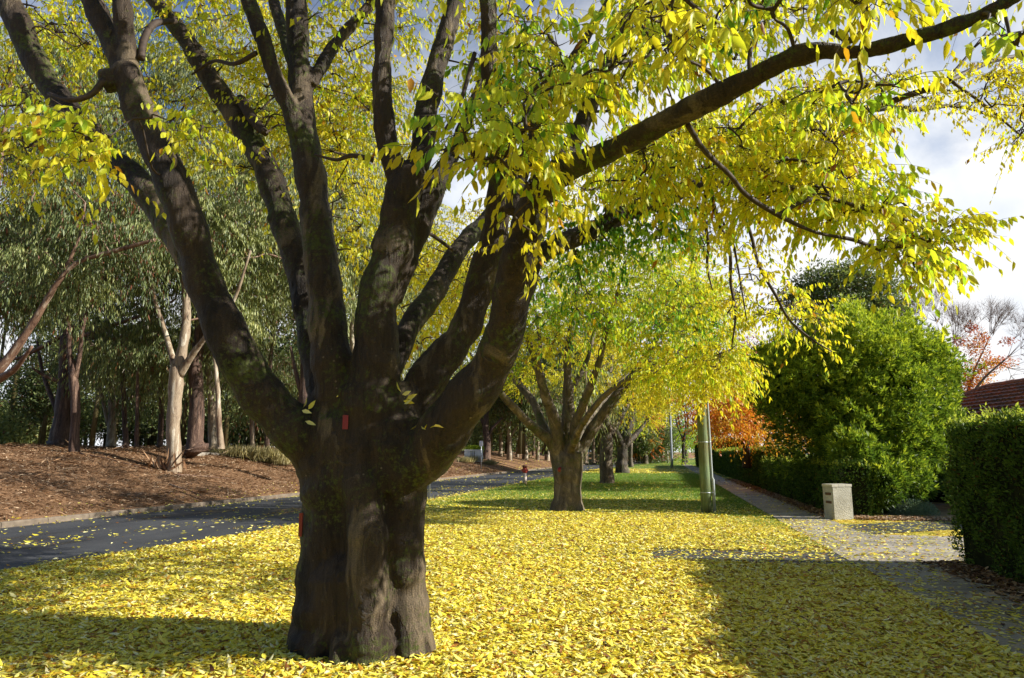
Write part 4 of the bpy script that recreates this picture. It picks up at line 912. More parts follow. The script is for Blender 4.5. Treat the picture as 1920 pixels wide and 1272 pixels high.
ground_plant('shrub', 'small silver grey round shrub at the driveway edge', 'shrub', hit(1714, 966), (.6, .5, .42), 7000, .05, .014, 'silver_leaf', .5)
ground_plant('shrub', 'small fresh green plant between the bush foot and the silver shrub', 'shrub', hit(1676, 950), (.35, .3, .42), 2500, .08, .02, 'shrub_leaf', .85)

def dark_shrub():
    for px, py, d, rx, rz, lab in ((1745, 830, 25.5, 62, 62, 'dark shaded shrub behind the small sunlit garden hedge'), (1680, 840, 26.5, 50, 60, 'dark shrub half hidden behind the bright bush')):
        c = P(px, py, d); b = np.array([c[0], c[1], 0]); root = thing('shrub', lab, 'shrub', b, 'shrubs in the garden'); a = Acc()
        rosettes(a, c, (rx * d / FPX, 1.0, c[2]), 2600, 6, .16, .05, .2, tz=.0)
        obj('foliage', a.mesh('foliage', b), 'hedge_leaf', root)
        st = Acc(); tube(st, [b, b + [0, 0, c[2]]], .06, 8); obj('stem', st.mesh('stem', b, True), 'twig', root)
dark_shrub()
# dry grass tussocks on the bank
for i, (px, py, s, lab) in enumerate([(500, 866, 1.0, 'largest dry straw coloured grass tussock on the bank left of the foreground trunk'), (455, 858, .8, 'dry grass tussock left of the largest one'), (528, 872, .8, 'dry grass tussock nearest the foreground trunk'), (420, 852, .55, 'small grey green tussock by the concrete edging'), (888, 866, .8, 'dry tussock left of the bend sign'), (872, 868, .7, 'dry tussock beside the big right limb'), (918, 872, .7, 'dry tussock right of the bend sign')]):
    c = hit(px, py); n = int(900 * s); root = thing('grass_tussock', lab, 'grass', c, 'dry grass tussocks'); a = Acc()
    p = c + np.column_stack([rng.normal(size=(n, 2)) * .45 * s, np.zeros(n)]) 
    ax = ZV + rng.normal(size=(n, 3)) * [.45, .45, .1]
    leaves(a, p, ax, rng.uniform(.4, .95, n) * s, .02, rng.random(n)); obj('blades', a.mesh('blades', c), 'straw_blade', root)

def far_tree(name, label, px, py, d, blobs, leafm, bark, leaf, tint, n, limbs=(), bare=0):
    b = P(px, py, d); b[2] = terr(b[0], b[1]); root = thing(name, label, 'tree', b)
    a, t, wd = Acc(), Acc(), Acc()
    for bx, by, rx, rz, tt in blobs:
        c = P(bx, by, d); R = (rx * d / FPX, rx * d / FPX, rz * d / FPX)
        k = max(60, int(n * rx * rz)); 
        if leafm: blob(a, c, R, k, leaf, leaf * .4, tt, shell=.8, lump=.2, brown=.03, outw=.5, upw=0)
    for l in limbs:
        l = np.array(l, float); pts = [P(x, y, d + dd) for x, y, dd, w_ in l]; pr = catmull(np.column_stack([pts, l[:, 3] * d / FPX / 2]), 5)
        tube(t, pr[:, :3], pr[:, 3], 8)
    if bare:
        seeds = [(np.array(P(l[-1][0], l[-1][1], d)), norm(np.array(P(l[-1][0], l[-1][1], d)) - P(l[-2][0], l[-2][1], d)), 1.0) for l in limbs]
        S, E, Rr = [], [], []
        for gen in range(4):
            nx = []
            for p, dr, ln in seeds:
                for _ in range(bare):
                    dd = norm(dr + rng.normal(size=3) * .42 + ZV * .18); e = p + dd * ln * rng.uniform(.7, 1.5)
                    S.append(p); E.append(e); Rr.append(.019 * .62 ** gen); nx.append((e, dd, ln * .78))
            seeds = nx
        fan_twigs(wd, np.array(S), np.array(E), 0.0, np.array(Rr)); obj('branchwork', wd.mesh('branchwork', b), 'twig_grey', root)
    obj('trunk', t.mesh('trunk', b, True), bark, root)
    if a.n: obj('crown', a.mesh('crown', b), leafm, root)
far_tree('gum_tree', 'distant grey green gum rising above the bright bush', 1600, 860, 60,
         [(1545, 535, 62, 42, .35), (1600, 520, 55, 34, .4), (1650, 550, 50, 42, .35), (1590, 575, 70, 30, .3), (1680, 580, 38, 20, .35), (1500, 560, 40, 30, .3), (1530, 600, 40, 25, .3), (1640, 600, 40, 20, .3)], 'gum_leaf', 'gum_bark', .32, .35, 1.7,
         [[(1600, 862, 0, 14), (1604, 720, 0, 11), (1612, 620, 0, 9), (1620, 560, 0, 6), (1640, 520, 0, 3)], [(1610, 640, 0, 6), (1590, 570, 0, 4), (1560, 530, 0, 3)], [(1614, 600, 0, 6), (1650, 570, 1, 4), (1680, 575, 1, 2)]])
far_tree('autumn_tree', 'half bare autumn tree with orange red leaves behind the tiled roof', 1800, 850, 38,
         [(1830, 650, 22, 22, .6), (1850, 685, 26, 20, .66), (1822, 615, 14, 12, .35), (1880, 680, 22, 12, .5), (1805, 705, 24, 30, .62), (1890, 640, 14, 8, .4), (1795, 640, 12, 12, .4), (1835, 710, 26, 20, .66), (1822, 740, 26, 26, .6), (1842, 632, 12, 10, .5)], 'autumn_leaf', 'twig_grey', .15, .4, 1.1,
         [[(1810, 860, 0, 14), (1808, 780, 0, 10), (1800, 720, 0, 6), (1788, 670, 0, 3)], [(1808, 760, 0, 7), (1825, 700, 0, 4), (1845, 655, .5, 2.5)], [(1808, 760, 0, 6), (1845, 710, -1, 4), (1890, 670, -1.5, 2.5)], [(1800, 730, 0, 5), (1780, 680, 1, 3), (1768, 650, 1, 2.5)], [(1825, 705, 0, 3), (1860, 680, 0, 2.5), (1890, 690, 0, 2)]], bare=5)
far_tree('autumn_tree', 'mostly bare purple twigged tree left of the bright bush', 1440, 862, 44,
         [(1400, 650, 30, 28, .3), (1375, 700, 34, 26, .35), (1440, 660, 30, 28, .3), (1350, 680, 26, 30, .4)], 'autumn_leaf', 'twig_grey', .13, .3, .6,
         [[(1440, 862, 0, 10), (1436, 760, 0, 8), (1425, 700, 0, 5)], [(1436, 760, 0, 6), (1455, 700, 0, 4)], [(1436, 760, 0, 6), (1400, 710, 0, 4)]], bare=4)
# distant wood behind the gums
def wood(label_kind, spots, name, n, leaf, tint, mat='gum_leaf'):
    a = Acc()
    for px, py, d, rx, rz in spots:
        c = P(px, py, d); rr = rx * d / FPX
        blob(a, c, (rr, rr * .7, rz * d / FPX), n, leaf, leaf * .45, tint + rng.normal() * .12, shell=.7, lump=.22, outw=.4, upw=0)
        tube(a, [[c[0], c[1], 1.5], [c[0] + .3, c[1], c[2]]], [.25, .15], 6, tint=.09)
    return struct(name, a.mesh(name), mat, 'stuff')
sp = [(rng.uniform(-250, 1150), rng.uniform(640, 790), rng.uniform(62, 100), rng.uniform(50, 90), rng.uniform(50, 90)) for _ in range(46)]
sp += [(rng.uniform(-250, 900), rng.uniform(420, 640), rng.uniform(70, 105), rng.uniform(70, 110), rng.uniform(60, 100)) for _ in range(26)]
sp += [(rng.uniform(-120, 700), rng.uniform(770, 826), rng.uniform(70, 110), rng.uniform(50, 80), rng.uniform(30, 60)) for _ in range(34)]
sp += [(rng.uniform(760, 1240), rng.uniform(770, 842), rng.uniform(100, 135), rng.uniform(35, 60), rng.uniform(22, 50)) for _ in range(40)]
wood('', sp, 'distant_wood', 3400, .42, .36)
sp = [(rng.uniform(1330, 2100), rng.uniform(800, 842), rng.uniform(70, 110), rng.uniform(60, 90), rng.uniform(20, 40)) for _ in range(14)]
wood('', sp, 'distant_garden_trees', 2000, .42, .3, 'hedge_leaf')
sp = [(rng.uniform(1080, 1330), rng.uniform(770, 840), rng.uniform(150, 190), rng.uniform(20, 40), rng.uniform(20, 36)) for _ in range(16)]
wood('', sp, 'distant_street_trees', 1400, .6, .6, 'hedge_leaf')

#@@LITTER
def scatter(n, x0, x1, y0, y1, dens_fn):
    p = np.column_stack([rng.uniform(x0, x1, n), rng.uniform(y0, y1, n)])
    return p[rng.random(n) < dens_fn(p[:, 0], p[:, 1])]
def vnoise(x, y, s, seed=0):
    r = np.random.default_rng(seed); o = np.zeros_like(x)
    for k in range(7):
        a, b_, ph = r.normal() * s, r.normal() * s, r.uniform(0, 6.3); o += np.sin(a * x + b_ * y + ph)
    return o / 7 * 1.6
BB = P(675, 1205, 6.0)
def cover(x, y):
    near, far = road_near(y), road_far(y)
    ve = (x > near - .1) & (x < 2.9)
    drv = (y > 11.1) & (y < 14.6)
    vn_ = np.clip(.90 + .30 * vnoise(x, y, 1.6, 8), .25, 1)
    e = np.where(drv, np.clip(.98 - np.clip((x - .6) / 2.2, 0, 1) * .72 + vnoise(x, y, 3, 1) * .15, 0, 1), vn_)
    e = np.where(drv & (y < 12.4) & (x > -.2) & (x < 3), np.minimum(e, .13), e)
    fade = np.clip(1 - (y - 17.8) / 5.5, 0, 1) * np.clip(1.2 - np.maximum(0, x - 1) * np.clip((y - 14) / 3, 0, 1), .12, 1)
    rest = .58 + .45 * vnoise(x, y, .8, 2) - .22 * np.clip(x + .5, 0, 2)
    c = np.where(ve, e * np.maximum(fade, np.clip(rest, .05, 1) * .7), 0)
    pth = (x >= 2.7) & (x < 4.4)
    c = np.where(pth, np.where(y < 11.6, np.clip(.13 - (x - 2.7) * .06 + vnoise(x, y, 2.5, 3) * .10, .03, 1) + np.clip(6 - y, 0, 6) * .12, np.where(y < 18.3, .13 - (x - 2.7) * .05, .02)), c)
    c = np.where((x >= 4.0) & (y > 11.7) & (y < 20) , .07 * np.clip(1.6 - (x - 4) * .18, .1, 1), c)
    rd = (x <= near - .1) & (x > far)
    t = (near - x) / (near - far)
    stripes = np.exp(-((t - .42 + .05 * np.sin(y * .4)) / .06) ** 2) * .30 + np.exp(-((t - .95) / .05) ** 2) * .25 + np.exp(-(t / .06) ** 2) * .6 + .03
    c = np.where(rd, stripes * np.clip(.9 + vnoise(x, y, 1.5, 4), .05, 1.5) * np.clip(1.2 - (y - 20) / 40, .15, 1), c)
    c = np.where(x <= far, .05, c)
    return np.clip(c, 0, 1)
def gz_leaf(x, y):
    near, far = road_near(y), road_far(y)
    return np.where((x < near) & (x > far), -.055, np.where((x > 2.7) & (x < 4.5), .024, terr(x, y) + .012))
def litter():
    a = Acc()
    def lay(p, length, wid, kind, pile, tmean=.55, tsd=.27, brown=.11):
        n = len(p)
        if not n: return
        z = gz_leaf(p[:, 0], p[:, 1]); mound = np.clip(cover(p[:, 0], p[:, 1]), 0, 1)
        zz = z + rng.random(n) ** 1.5 * pile * mound
        yaw = rng.uniform(0, 2 * PI, n); tilt = rng.normal(size=n) * (.05 + .15 * mound)
        ax = np.column_stack([np.cos(yaw) * np.cos(tilt), np.sin(yaw) * np.cos(tilt), np.sin(tilt)])
        nr = np.column_stack([rng.normal(size=n) * .35, rng.normal(size=n) * .35, np.where(rng.random(n) < .5, 1, -1)])
        s = length * np.clip(rng.lognormal(0, .28, n), .45, 1.8)
        t = rng.normal(size=n) * tsd + tmean; t = np.where(rng.random(n) < brown, rng.uniform(0, .16, n), np.clip(t, .12, 1))
        leaves(a, np.column_stack([p, zz + np.abs(np.sin(tilt)) * s * .3]), ax, s, s * wid, t, kind, nr)
    # view-wedge cull in plan so only what could be seen is built (with a margin)
    def wedge(p, m=1.6):
        f = p @ FH[:2]; r = p @ RV[:2]
        return p[(np.abs(r) < f * .78 + m) & (f > 2.5)]
    dens = lambda x, y: cover(x, y)
    lay(wedge(scatter(330000, -9, 6, 2.5, 9, dens)), .060, .38, 'hi', .03)
    lay(wedge(scatter(300000, -9.5, 11, 9, 18.5, dens)), .066, .40, 'lo', .025)
    lay(wedge(scatter(170000, -9, 12, 18.5, 30, dens)), .078, .46, 'lo', .02)
    lay(wedge(scatter(110000, -8.5, 5, 30, 75, lambda x, y: dens(x, y) * .8)), .15, .5, 'lo', .015)
    lay(wedge(scatter(60000, -16, -7, 5, 45, dens)), .085, .42, 'lo', .004)
    lay(wedge(scatter(26000, -16, -6, 45, 90, dens)), .15, .5, 'lo', .004)
    return struct('fallen_leaves', a.mesh('fallen_leaves'), 'litter_leaf', 'stuff')
litter()
def brown_litter():
    a = Acc()
    def put(p, ln, wd, tlo=0, thi=1, pile=.03, z=None):
        n = len(p); yaw = rng.uniform(0, 2 * PI, n); tilt = rng.normal(size=n) * .25
        ax = np.column_stack([np.cos(yaw) * np.cos(tilt), np.sin(yaw) * np.cos(tilt), np.sin(tilt)])
        nr = np.column_stack([rng.normal(size=n) * .3, rng.normal(size=n) * .3, np.ones(n)])
        zz = terr(p[:, 0], p[:, 1]) + rng.random(n) * pile + .02
        s = ln * rng.uniform(.4, 1.6, n)
        leaves(a, np.column_stack([p, zz]), ax, s, wd * rng.uniform(.6, 1.4, n), rng.uniform(tlo, thi, n), 'lo', nr)
    p = np.column_stack([rng.uniform(.3, 16, 90000), rng.uniform(8, 60, 90000)]); x = road_far(p[:, 1]) - p[:, 0]; p = np.column_stack([x, p[:, 1]])
    f = p @ FH[:2]; r = p @ RV[:2]; p = p[(np.abs(r) < f * .8 + 3)]
    put(p, .13, .032)
    put(p[:1500], .5, .035, .3, .9, .05)
    # along the foot of the hedges
    q = np.column_stack([rng.normal(size=9000) * .13 + 4.10, rng.uniform(19, 45, 9000)]); put(q, .08, .045, .2, .9, .02)
    q = np.column_stack([rng.normal(size=9000) * .22 + 4.15, rng.uniform(3, 11.6, 9000)]); put(q, .08, .045, .1, .9, .03)
    q = np.column_stack([rng.uniform(4.6, 9, 3500), rng.uniform(18.6, 19.4, 3500)]); put(q, .08, .045, .4, 1, .03)
    return struct('bark_litter', a.mesh('bark_litter'), 'brown_litter', 'stuff')
brown_litter()
def grass():
    a = Acc(); n = 190000
    p = np.column_stack([rng.uniform(-8.2, 2.7, n), 13.3 + rng.random(n) ** 1.3 * 42])
    p = p[p[:, 0] > road_near(p[:, 1]) + .15]; f = p @ FH[:2]; r = p @ RV[:2]; p = p[np.abs(r) < f * .76 + .5]
    p = p[rng.random(len(p)) < np.clip((p[:, 1] - 13) / 8 + np.clip(p[:, 0] - .5, 0, 1), .1, 1)]
    n = len(p); ax = ZV + rng.normal(size=(n, 3)) * .5
    k = np.clip(p[:, 1] / 22, .7, 2.0)
    leaves(a, np.column_stack([p, np.zeros(n)]), ax, rng.uniform(.03, .075, n) * k, .011 * k, rng.random(n))
    return struct('grass', a.mesh('grass'), 'grass_blade', 'stuff')
grass()
# peeled bark heap and fallen sticks at the pale gum
for i, (px, py, n, lab) in enumerate([(303, 882, 34, 'heap of red brown peeled bark at the foot of the pale gum')]):
    c = hit(px, py); root = thing('bark_heap', lab, 'bark', c); a = Acc()
    for _ in range(n):
        s0 = c + np.array([rng.normal() * .35, rng.normal() * .3, .0]); e = s0 + np.array([rng.normal() * .3, rng.normal() * .3, rng.uniform(.25, .95)])
        leaves(a, s0[None], (e - s0)[None], np.array([np.linalg.norm(e - s0)]), np.array([.10]), np.array([rng.uniform(.1, .9)]), 'hi')
    obj('bark_strip', a.mesh('bark_strip', c), 'brown_litter', root)
for px0, py0, px1, py1, lab in ((318, 910, 385, 935, 'long thin fallen stick on the bank below the pale gum'), (150, 852, 285, 884, 'long dark stick shape along the bank below the slender forked gum'), (330, 892, 430, 900, 'fallen stick right of the pale gum foot')):  # second row: long dark tapered shape across the bank
    p0, p1 = hit(px0, py0), hit(px1, py1); a = Acc()
    m1 = p0 * .66 + p1 * .34; m2 = p0 * .34 + p1 * .66
    for m in (m1, m2): m[2] = terr(m[0], m[1]) + .04
    c = catmull([p0 + [0, 0, .03], m1 + rng.normal(size=3) * [.1, .1, 0], m2, p1 + [0, 0, .03]], 5)
    tube(a, c, np.linspace(.035, .012, len(c)), 7, jitter=.1)
    tube(a, catmull([m1, m1 + [.2, .1, .12], m1 + [.4, .1, .16]], 3), .008, 5)
    obj('fallen_stick', a.mesh('fallen_stick', (0, 0, 0), True), 'gum_limb', None, label=lab, category='stick', group='fallen sticks on the bank')

#@@OBJECTS
m_, nt, N, L = newmat('pole_wood')
tc = N.new('ShaderNodeTexCoord'); v = mapping(N, L, tc.outputs['Object'], (1, 1, .06))
n1 = noise(N, L, v, 30, 5, .65); n2 = noise(N, L, tc.outputs['Object'], 1.3, 4)
r1 = ramp(N, [(.3, (.08, .115, .05)), (.55, (.17, .225, .11)), (.75, (.29, .34, .19))]); L.new(n1.outputs[0], r1.inputs[0])
r2 = ramp(N, [(.42, (1, 1, 1)), (.62, (.85, .62, .5))]); L.new(n2.outputs[0], r2.inputs[0])
finish(nt, principled(N, L, mix(N, L, 1.0, r1.outputs[0], r2.outputs[0], 'MULTIPLY'), .75, .2, n1.outputs[0], .5, .01).outputs[0])
simple('pipe_grey', (.30, .33, .32), .5, .4, .15, 6, .1)
simple('galv', (.42, .45, .48), .4, .5, .15, 6, .05, .6)
simple('pale_pole', (.45, .42, .36), .7, .3, .2, 3)
def pole(label, px, py, d, r0, r1, h, mat, lean=(0, 0), pipe=False):
    b = hit(px, py); top = b + [lean[0], lean[1], h]
    root = thing('power_pole', label, 'pole', b, 'poles along the verge'); a = Acc()
    t = np.linspace(0, 1, 9)[:, None]; tube(a, b * (1 - t) + top * t - [0, 0, .05], np.linspace(r0, r1, 9), 20)
    obj('post', a.mesh('post', b, True), mat, root)
    if pipe:
        q = RV * (r0 + .022) - FH * .03
        a = Acc(); z = np.array([0, .9, .95, 3.6, 4.2]); off = np.array([.045, .045, .02, .0, .0])
        pts = np.array([b + q + RV * o_ + (top - b) * (zz / h) for zz, o_ in zip(z, off)]); pts[0][2] = .0
        tube(a, pts, [.045, .045, .036, .036, .036], 10)
        obj('conduit', a.mesh('conduit', b, True), 'pipe_grey', root)
        for zz in (.55, 1.9, 3.0):
            a = Acc(); c = b + (top - b) * (zz / h)
            tube(a, [c - ZV * .012, c + ZV * .012], r0 * (1 - .1 * zz / h) + .006, 20); s_ = c + q; tube(a, [s_ - ZV * .014, s_ + ZV * .014], .052, 12)
            obj('clamp', a.mesh('clamp', b, True), 'galv', root)
    else:
        a = Acc(); box(a, top - [0, 0, .5], (1.8, .1, .12)); obj('crossarm', a.mesh('crossarm', b), mat, root)
        for s_ in (-.75, -.3, .3, .75):
            a = Acc(); c = top + [s_, 0, -.44]; tube(a, [c, c + [0, 0, .1], c + [0, 0, .16]], [.03, .045, .02], 8); obj('insulator', a.mesh('insulator', b), 'galv', root)
    return root
pole('green tinged timber power pole with a grey conduit standing on the grass', 1325, 963, 18.1, .14, .11, 8.2, 'pole_wood', (-.05, .1), True)
pole('thick grey pole far along the verge, right of the thin pale one', 1260, 878, 70, .15, .11, 8, 'galv')
pole('pale timber pole far along the verge beside the thick grey one', 1252, 869, 92, .14, .10, 8.5, 'pale_pole')
pole('thinnest pale pole at the end of the street near the red car', 1244, 864, 118, .13, .1, 7.5, 'pale_pole')

# letterbox pillar
m_, nt, N, L = newmat('render_rough')
tc = N.new('ShaderNodeTexCoord'); n1 = noise(N, L, tc.outputs['Object'], 22, 4, .6, 1.2); n2 = noise(N, L, tc.outputs['Object'], 3, 4)
r1 = ramp(N, [(.3, (.36, .34, .27)), (.7, (.52, .50, .41))]); L.new(n2.outputs[0], r1.inputs[0])
finish(nt, principled(N, L, r1.outputs[0], .9, .15, n1.outputs[0], .9, .03).outputs[0])
simple('cap_stone', (.48, .45, .37), .8, .2, .12, 10, .2)
simple('slot_dark', (.10, .05, .03), .5, .4, .3, 10, .1)
def letterbox():
    x0, x1, y0, y1, h = 0, .56, 0, .36, .79
    qa = math.radians(27); b = hit(1565, 976) + [.28 * math.cos(qa) - .18 * math.sin(qa), .28 * math.sin(qa) + .18 * math.cos(qa), 0]; root = thing('letterbox', 'square rendered masonry letterbox pillar at the path edge with mail slots', 'letterbox', b)
    bm = bmesh.new(); bmesh.ops.create_cube(bm, size=1); bmesh.ops.scale(bm, vec=(x1 - x0, y1 - y0, h), verts=bm.verts); bmesh.ops.translate(bm, vec=(0, 0, h / 2), verts=bm.verts)
    bmesh.ops.bevel(bm, geom=bm.edges[:], offset=.012, segments=2, affect='EDGES')
    me = bpy.data.meshes.new('pillar'); bm.to_mesh(me); bm.free(); obj('pillar', me, 'render_rough', root)
    w_ = (x1 - x0 + .02) / 3
    for i in range(3):
        a = Acc(); box(a, (-(x1 - x0 + .02) / 2 + w_ * (i + .5), 0, h + .031), (w_ - .008, y1 - y0 + .006, .06)); obj('cap_tile', a.mesh('cap_tile'), 'cap_stone', root)
    for zz in (.62, .42):
        a = Acc(); box(a, (-(x1 - x0) / 2 - .003, -.02, zz), (.010, .20, .06)); f = obj('mail_slot', a.mesh('mail_slot'), 'slot_dark', root)
        a = Acc(); box(a, (-(x1 - x0) / 2 - .014, -.02, zz + .012), (.006, .17, .035)); obj('flap', a.mesh('flap'), 'slot_dark', f)
    return root
letterbox().rotation_euler = (0, 0, math.radians(27))

# hydrant marker post
simple('hydrant_red', (.50, .07, .05), .5, .4, .25, 9, .1); simple('hydrant_white', (.62, .52, .47), .6, .3, .3, 9, .1); simple('rust', (.22, .10, .06), .8, .2, .3, 14, .3)
def hydrant():
    b = hit(984, 909); root = thing('hydrant_post', 'red and faded white fire hydrant post on the verge beside the road', 'hydrant', b)
    a = Acc(); tube(a, [b, b + [0, 0, .62]], [.10, .095], 16); obj('post', a.mesh('post', b, True), 'hydrant_white', root)
    a = Acc(); tube(a, [b + [0, 0, .60], b + [0, 0, .66], b + [0, 0, .82], b + [0, 0, .86]], [.11, .13, .13, .11], 16); obj('barrel', a.mesh('barrel', b, True), 'hydrant_red', root)
    a = Acc(); tube(a, [b + [0, 0, .86], b + [0, 0, .90], b + [0, 0, .97], b + [0, 0, 1.0]], [.10, .135, .13, .06], 16); obj('cap', a.mesh('cap', b, True), 'rust', root)
    for s_ in (-1, 1):
        a = Acc(); tube(a, [b + [s_ * .1, 0, .73], b + [s_ * .18, 0, .73]], [.045, .05], 10); obj('outlet', a.mesh('outlet', b, True), 'hydrant_red', root)
hydrant()
# signs
simple('sign_white', (.72, .74, .76), .4, .4, .06, 4, 0); simple('sign_grey', (.45, .47, .5), .5, .4, .08, 4, 0)
def sign(label, px, py, ptop, d_, w_, hpx, mat):
    b = hit(px, py) if d_ is None else P(px, py, d_)
    b[2] = float(terr(b[0], b[1])) if not (road_far(b[1]) < b[0] < road_near(b[1])) else -.1
    d = dist(b); top = P(px, ptop, d)[2]; root = thing('street_sign', label, 'sign', b, 'small street signs')
    a = Acc(); tube(a, [b, [b[0], b[1], top]], .03, 10); obj('post', a.mesh('post', b, True), 'galv', root)
    hh = hpx * d / FPX; bm = bmesh.new(); bmesh.ops.create_cube(bm, size=1); bmesh.ops.scale(bm, vec=(w_, .02, hh), verts=bm.verts)
    bmesh.ops.bevel(bm, geom=[e for e in bm.edges if abs(e.verts[0].co.y - e.verts[1].co.y) > .001], offset=.04, segments=3, affect='EDGES')
    bmesh.ops.translate(bm, vec=(0, -.045, top - hh / 2 - b[2]), verts=bm.verts); me = bpy.data.meshes.new('sign_panel'); bm.to_mesh(me); bm.free()
    obj('sign_panel', me, mat, root)
    for zz in (.25, .75):
        a = Acc(); box(a, (0, -.025, top - b[2] - hh * zz), (.09, .03, .03)); obj('bracket', a.mesh('bracket'), 'galv', root)
sign('small white sign on a thin post at the road bend', 902, 881, 827, None, .30, 10, 'sign_white')
sign('pale grey sign panel glimpsed in the fork of the foreground trunk', 806, 874, 783, 26.0, .40, 22, 'sign_grey')
sign('thin grey sign post between the second and third verge trees', 1104, 884, 822, 62, .25, 9, 'sign_grey')
# low white garden wall with slots and planting
simple('white_wall', (.72, .70, .66), .7, .3, .08, 5, .1)
def low_wall():
    c = hit(888, 866); d = dist(c); root = thing('low_wall', 'low white garden wall with three dark slots and a clipped shrub on top', 'wall', c)
    W_, Hh = 34 * d / FPX, 20 * d / FPX
    for i, (x0, x1) in enumerate(((-.5, -.16), (-.12, -.06), (-.02, .03), (.07, .5))):
        a = Acc(); box(a, ((x0 + x1) / 2 * W_, 0, Hh / 2), ((x1 - x0) * W_, .3, Hh)); obj('wall_section', a.mesh('wall_section'), 'white_wall', root)
    a = Acc(); box(a, (0, .12, Hh / 2 - .05), (W_ * .6, .04, Hh * .8)); obj('slot_backing', a.mesh('slot_backing'), 'hedge_core', root)
    a = Acc(); box(a, (0, 0, Hh + .05), (W_ * 1.02, .36, .1)); obj('coping', a.mesh('coping'), 'white_wall', root)
    root.rotation_euler = (0, 0, YAW)
    a = Acc(); q = np.array(c) + [0, .4, Hh + .1]
    for k in range(5): blob(a, q + RV * (k - 2) * W_ * .16 , (W_ * .14, .5, .35), 700, .12, .06, .7)
    t = thing('shrub', 'flat topped yellow green shrub on the low white wall', 'shrub', q); obj('foliage', a.mesh('foliage', q), 'shrub_leaf', t)
low_wall()
# concrete edging on the bank
for (xa, ya, xb, yb, lab) in ((395, 845, 436, 846, 'pale concrete edging strip on the bank among the dry grass'), (352, 848, 402, 842, 'second short concrete edging strip left of the first')):
    p0, p1 = hit(xa, ya + 8), hit(xb, yb + 8); m = (p0 + p1) / 2; v_ = p1 - p0
    a = Acc(); box(a, m + [0, 0, .03], (np.linalg.norm(v_[:2]), .16, .16), math.atan2(v_[1], v_[0])); obj('concrete_edging', a.mesh('concrete_edging', (0, 0, 0)), 'concrete', None, label=lab, category='edging', group='concrete edging strips')

# house with tiled roof
m_, nt, N, L = newmat('roof_tile')
tc = N.new('ShaderNodeTexCoord'); n1 = noise(N, L, tc.outputs['Object'], 1.6, 4); n2 = noise(N, L, tc.outputs['Object'], 14, 3)
r1 = ramp(N, [(.35, (.26, .15, .12)), (.55, (.46, .17, .10)), (.7, (.62, .15, .08))]); L.new(n1.outputs[0], r1.inputs[0])
r2 = ramp(N, [(.3, (.6, .6, .6)), (.7, (1.15, 1.1, 1.1))]); L.new(n2.outputs[0], r2.inputs[0])
finish(nt, principled(N, L, mix(N, L, 1.0, r1.outputs[0], r2.outputs[0], 'MULTIPLY'), .75, .25, n2.outputs[0], .3, .01).outputs[0])
m_, nt, N, L = newmat('brick')
tc = N.new('ShaderNodeTexCoord'); mp = N.new('ShaderNodeMapping'); mp.inputs['Rotation'].default_value = (PI / 2, 0, 0); L.new(tc.outputs['Object'], mp.inputs[0])
bt = N.new('ShaderNodeTexBrick'); bt.inputs['Scale'].default_value = 4; bt.inputs['Color1'].default_value = (.30, .09, .05, 1); bt.inputs['Color2'].default_value = (.22, .06, .04, 1); bt.inputs['Mortar'].default_value = (.35, .3, .26, 1); L.new(mp.outputs[0], bt.inputs[0])
finish(nt, principled(N, L, bt.outputs[0], .85, .2).outputs[0])
simple('glass_dark', (.03, .04, .05), .08, .6, .1, 2, 0); simple('gutter', (.55, .52, .48), .5, .4, .1, 4, 0)
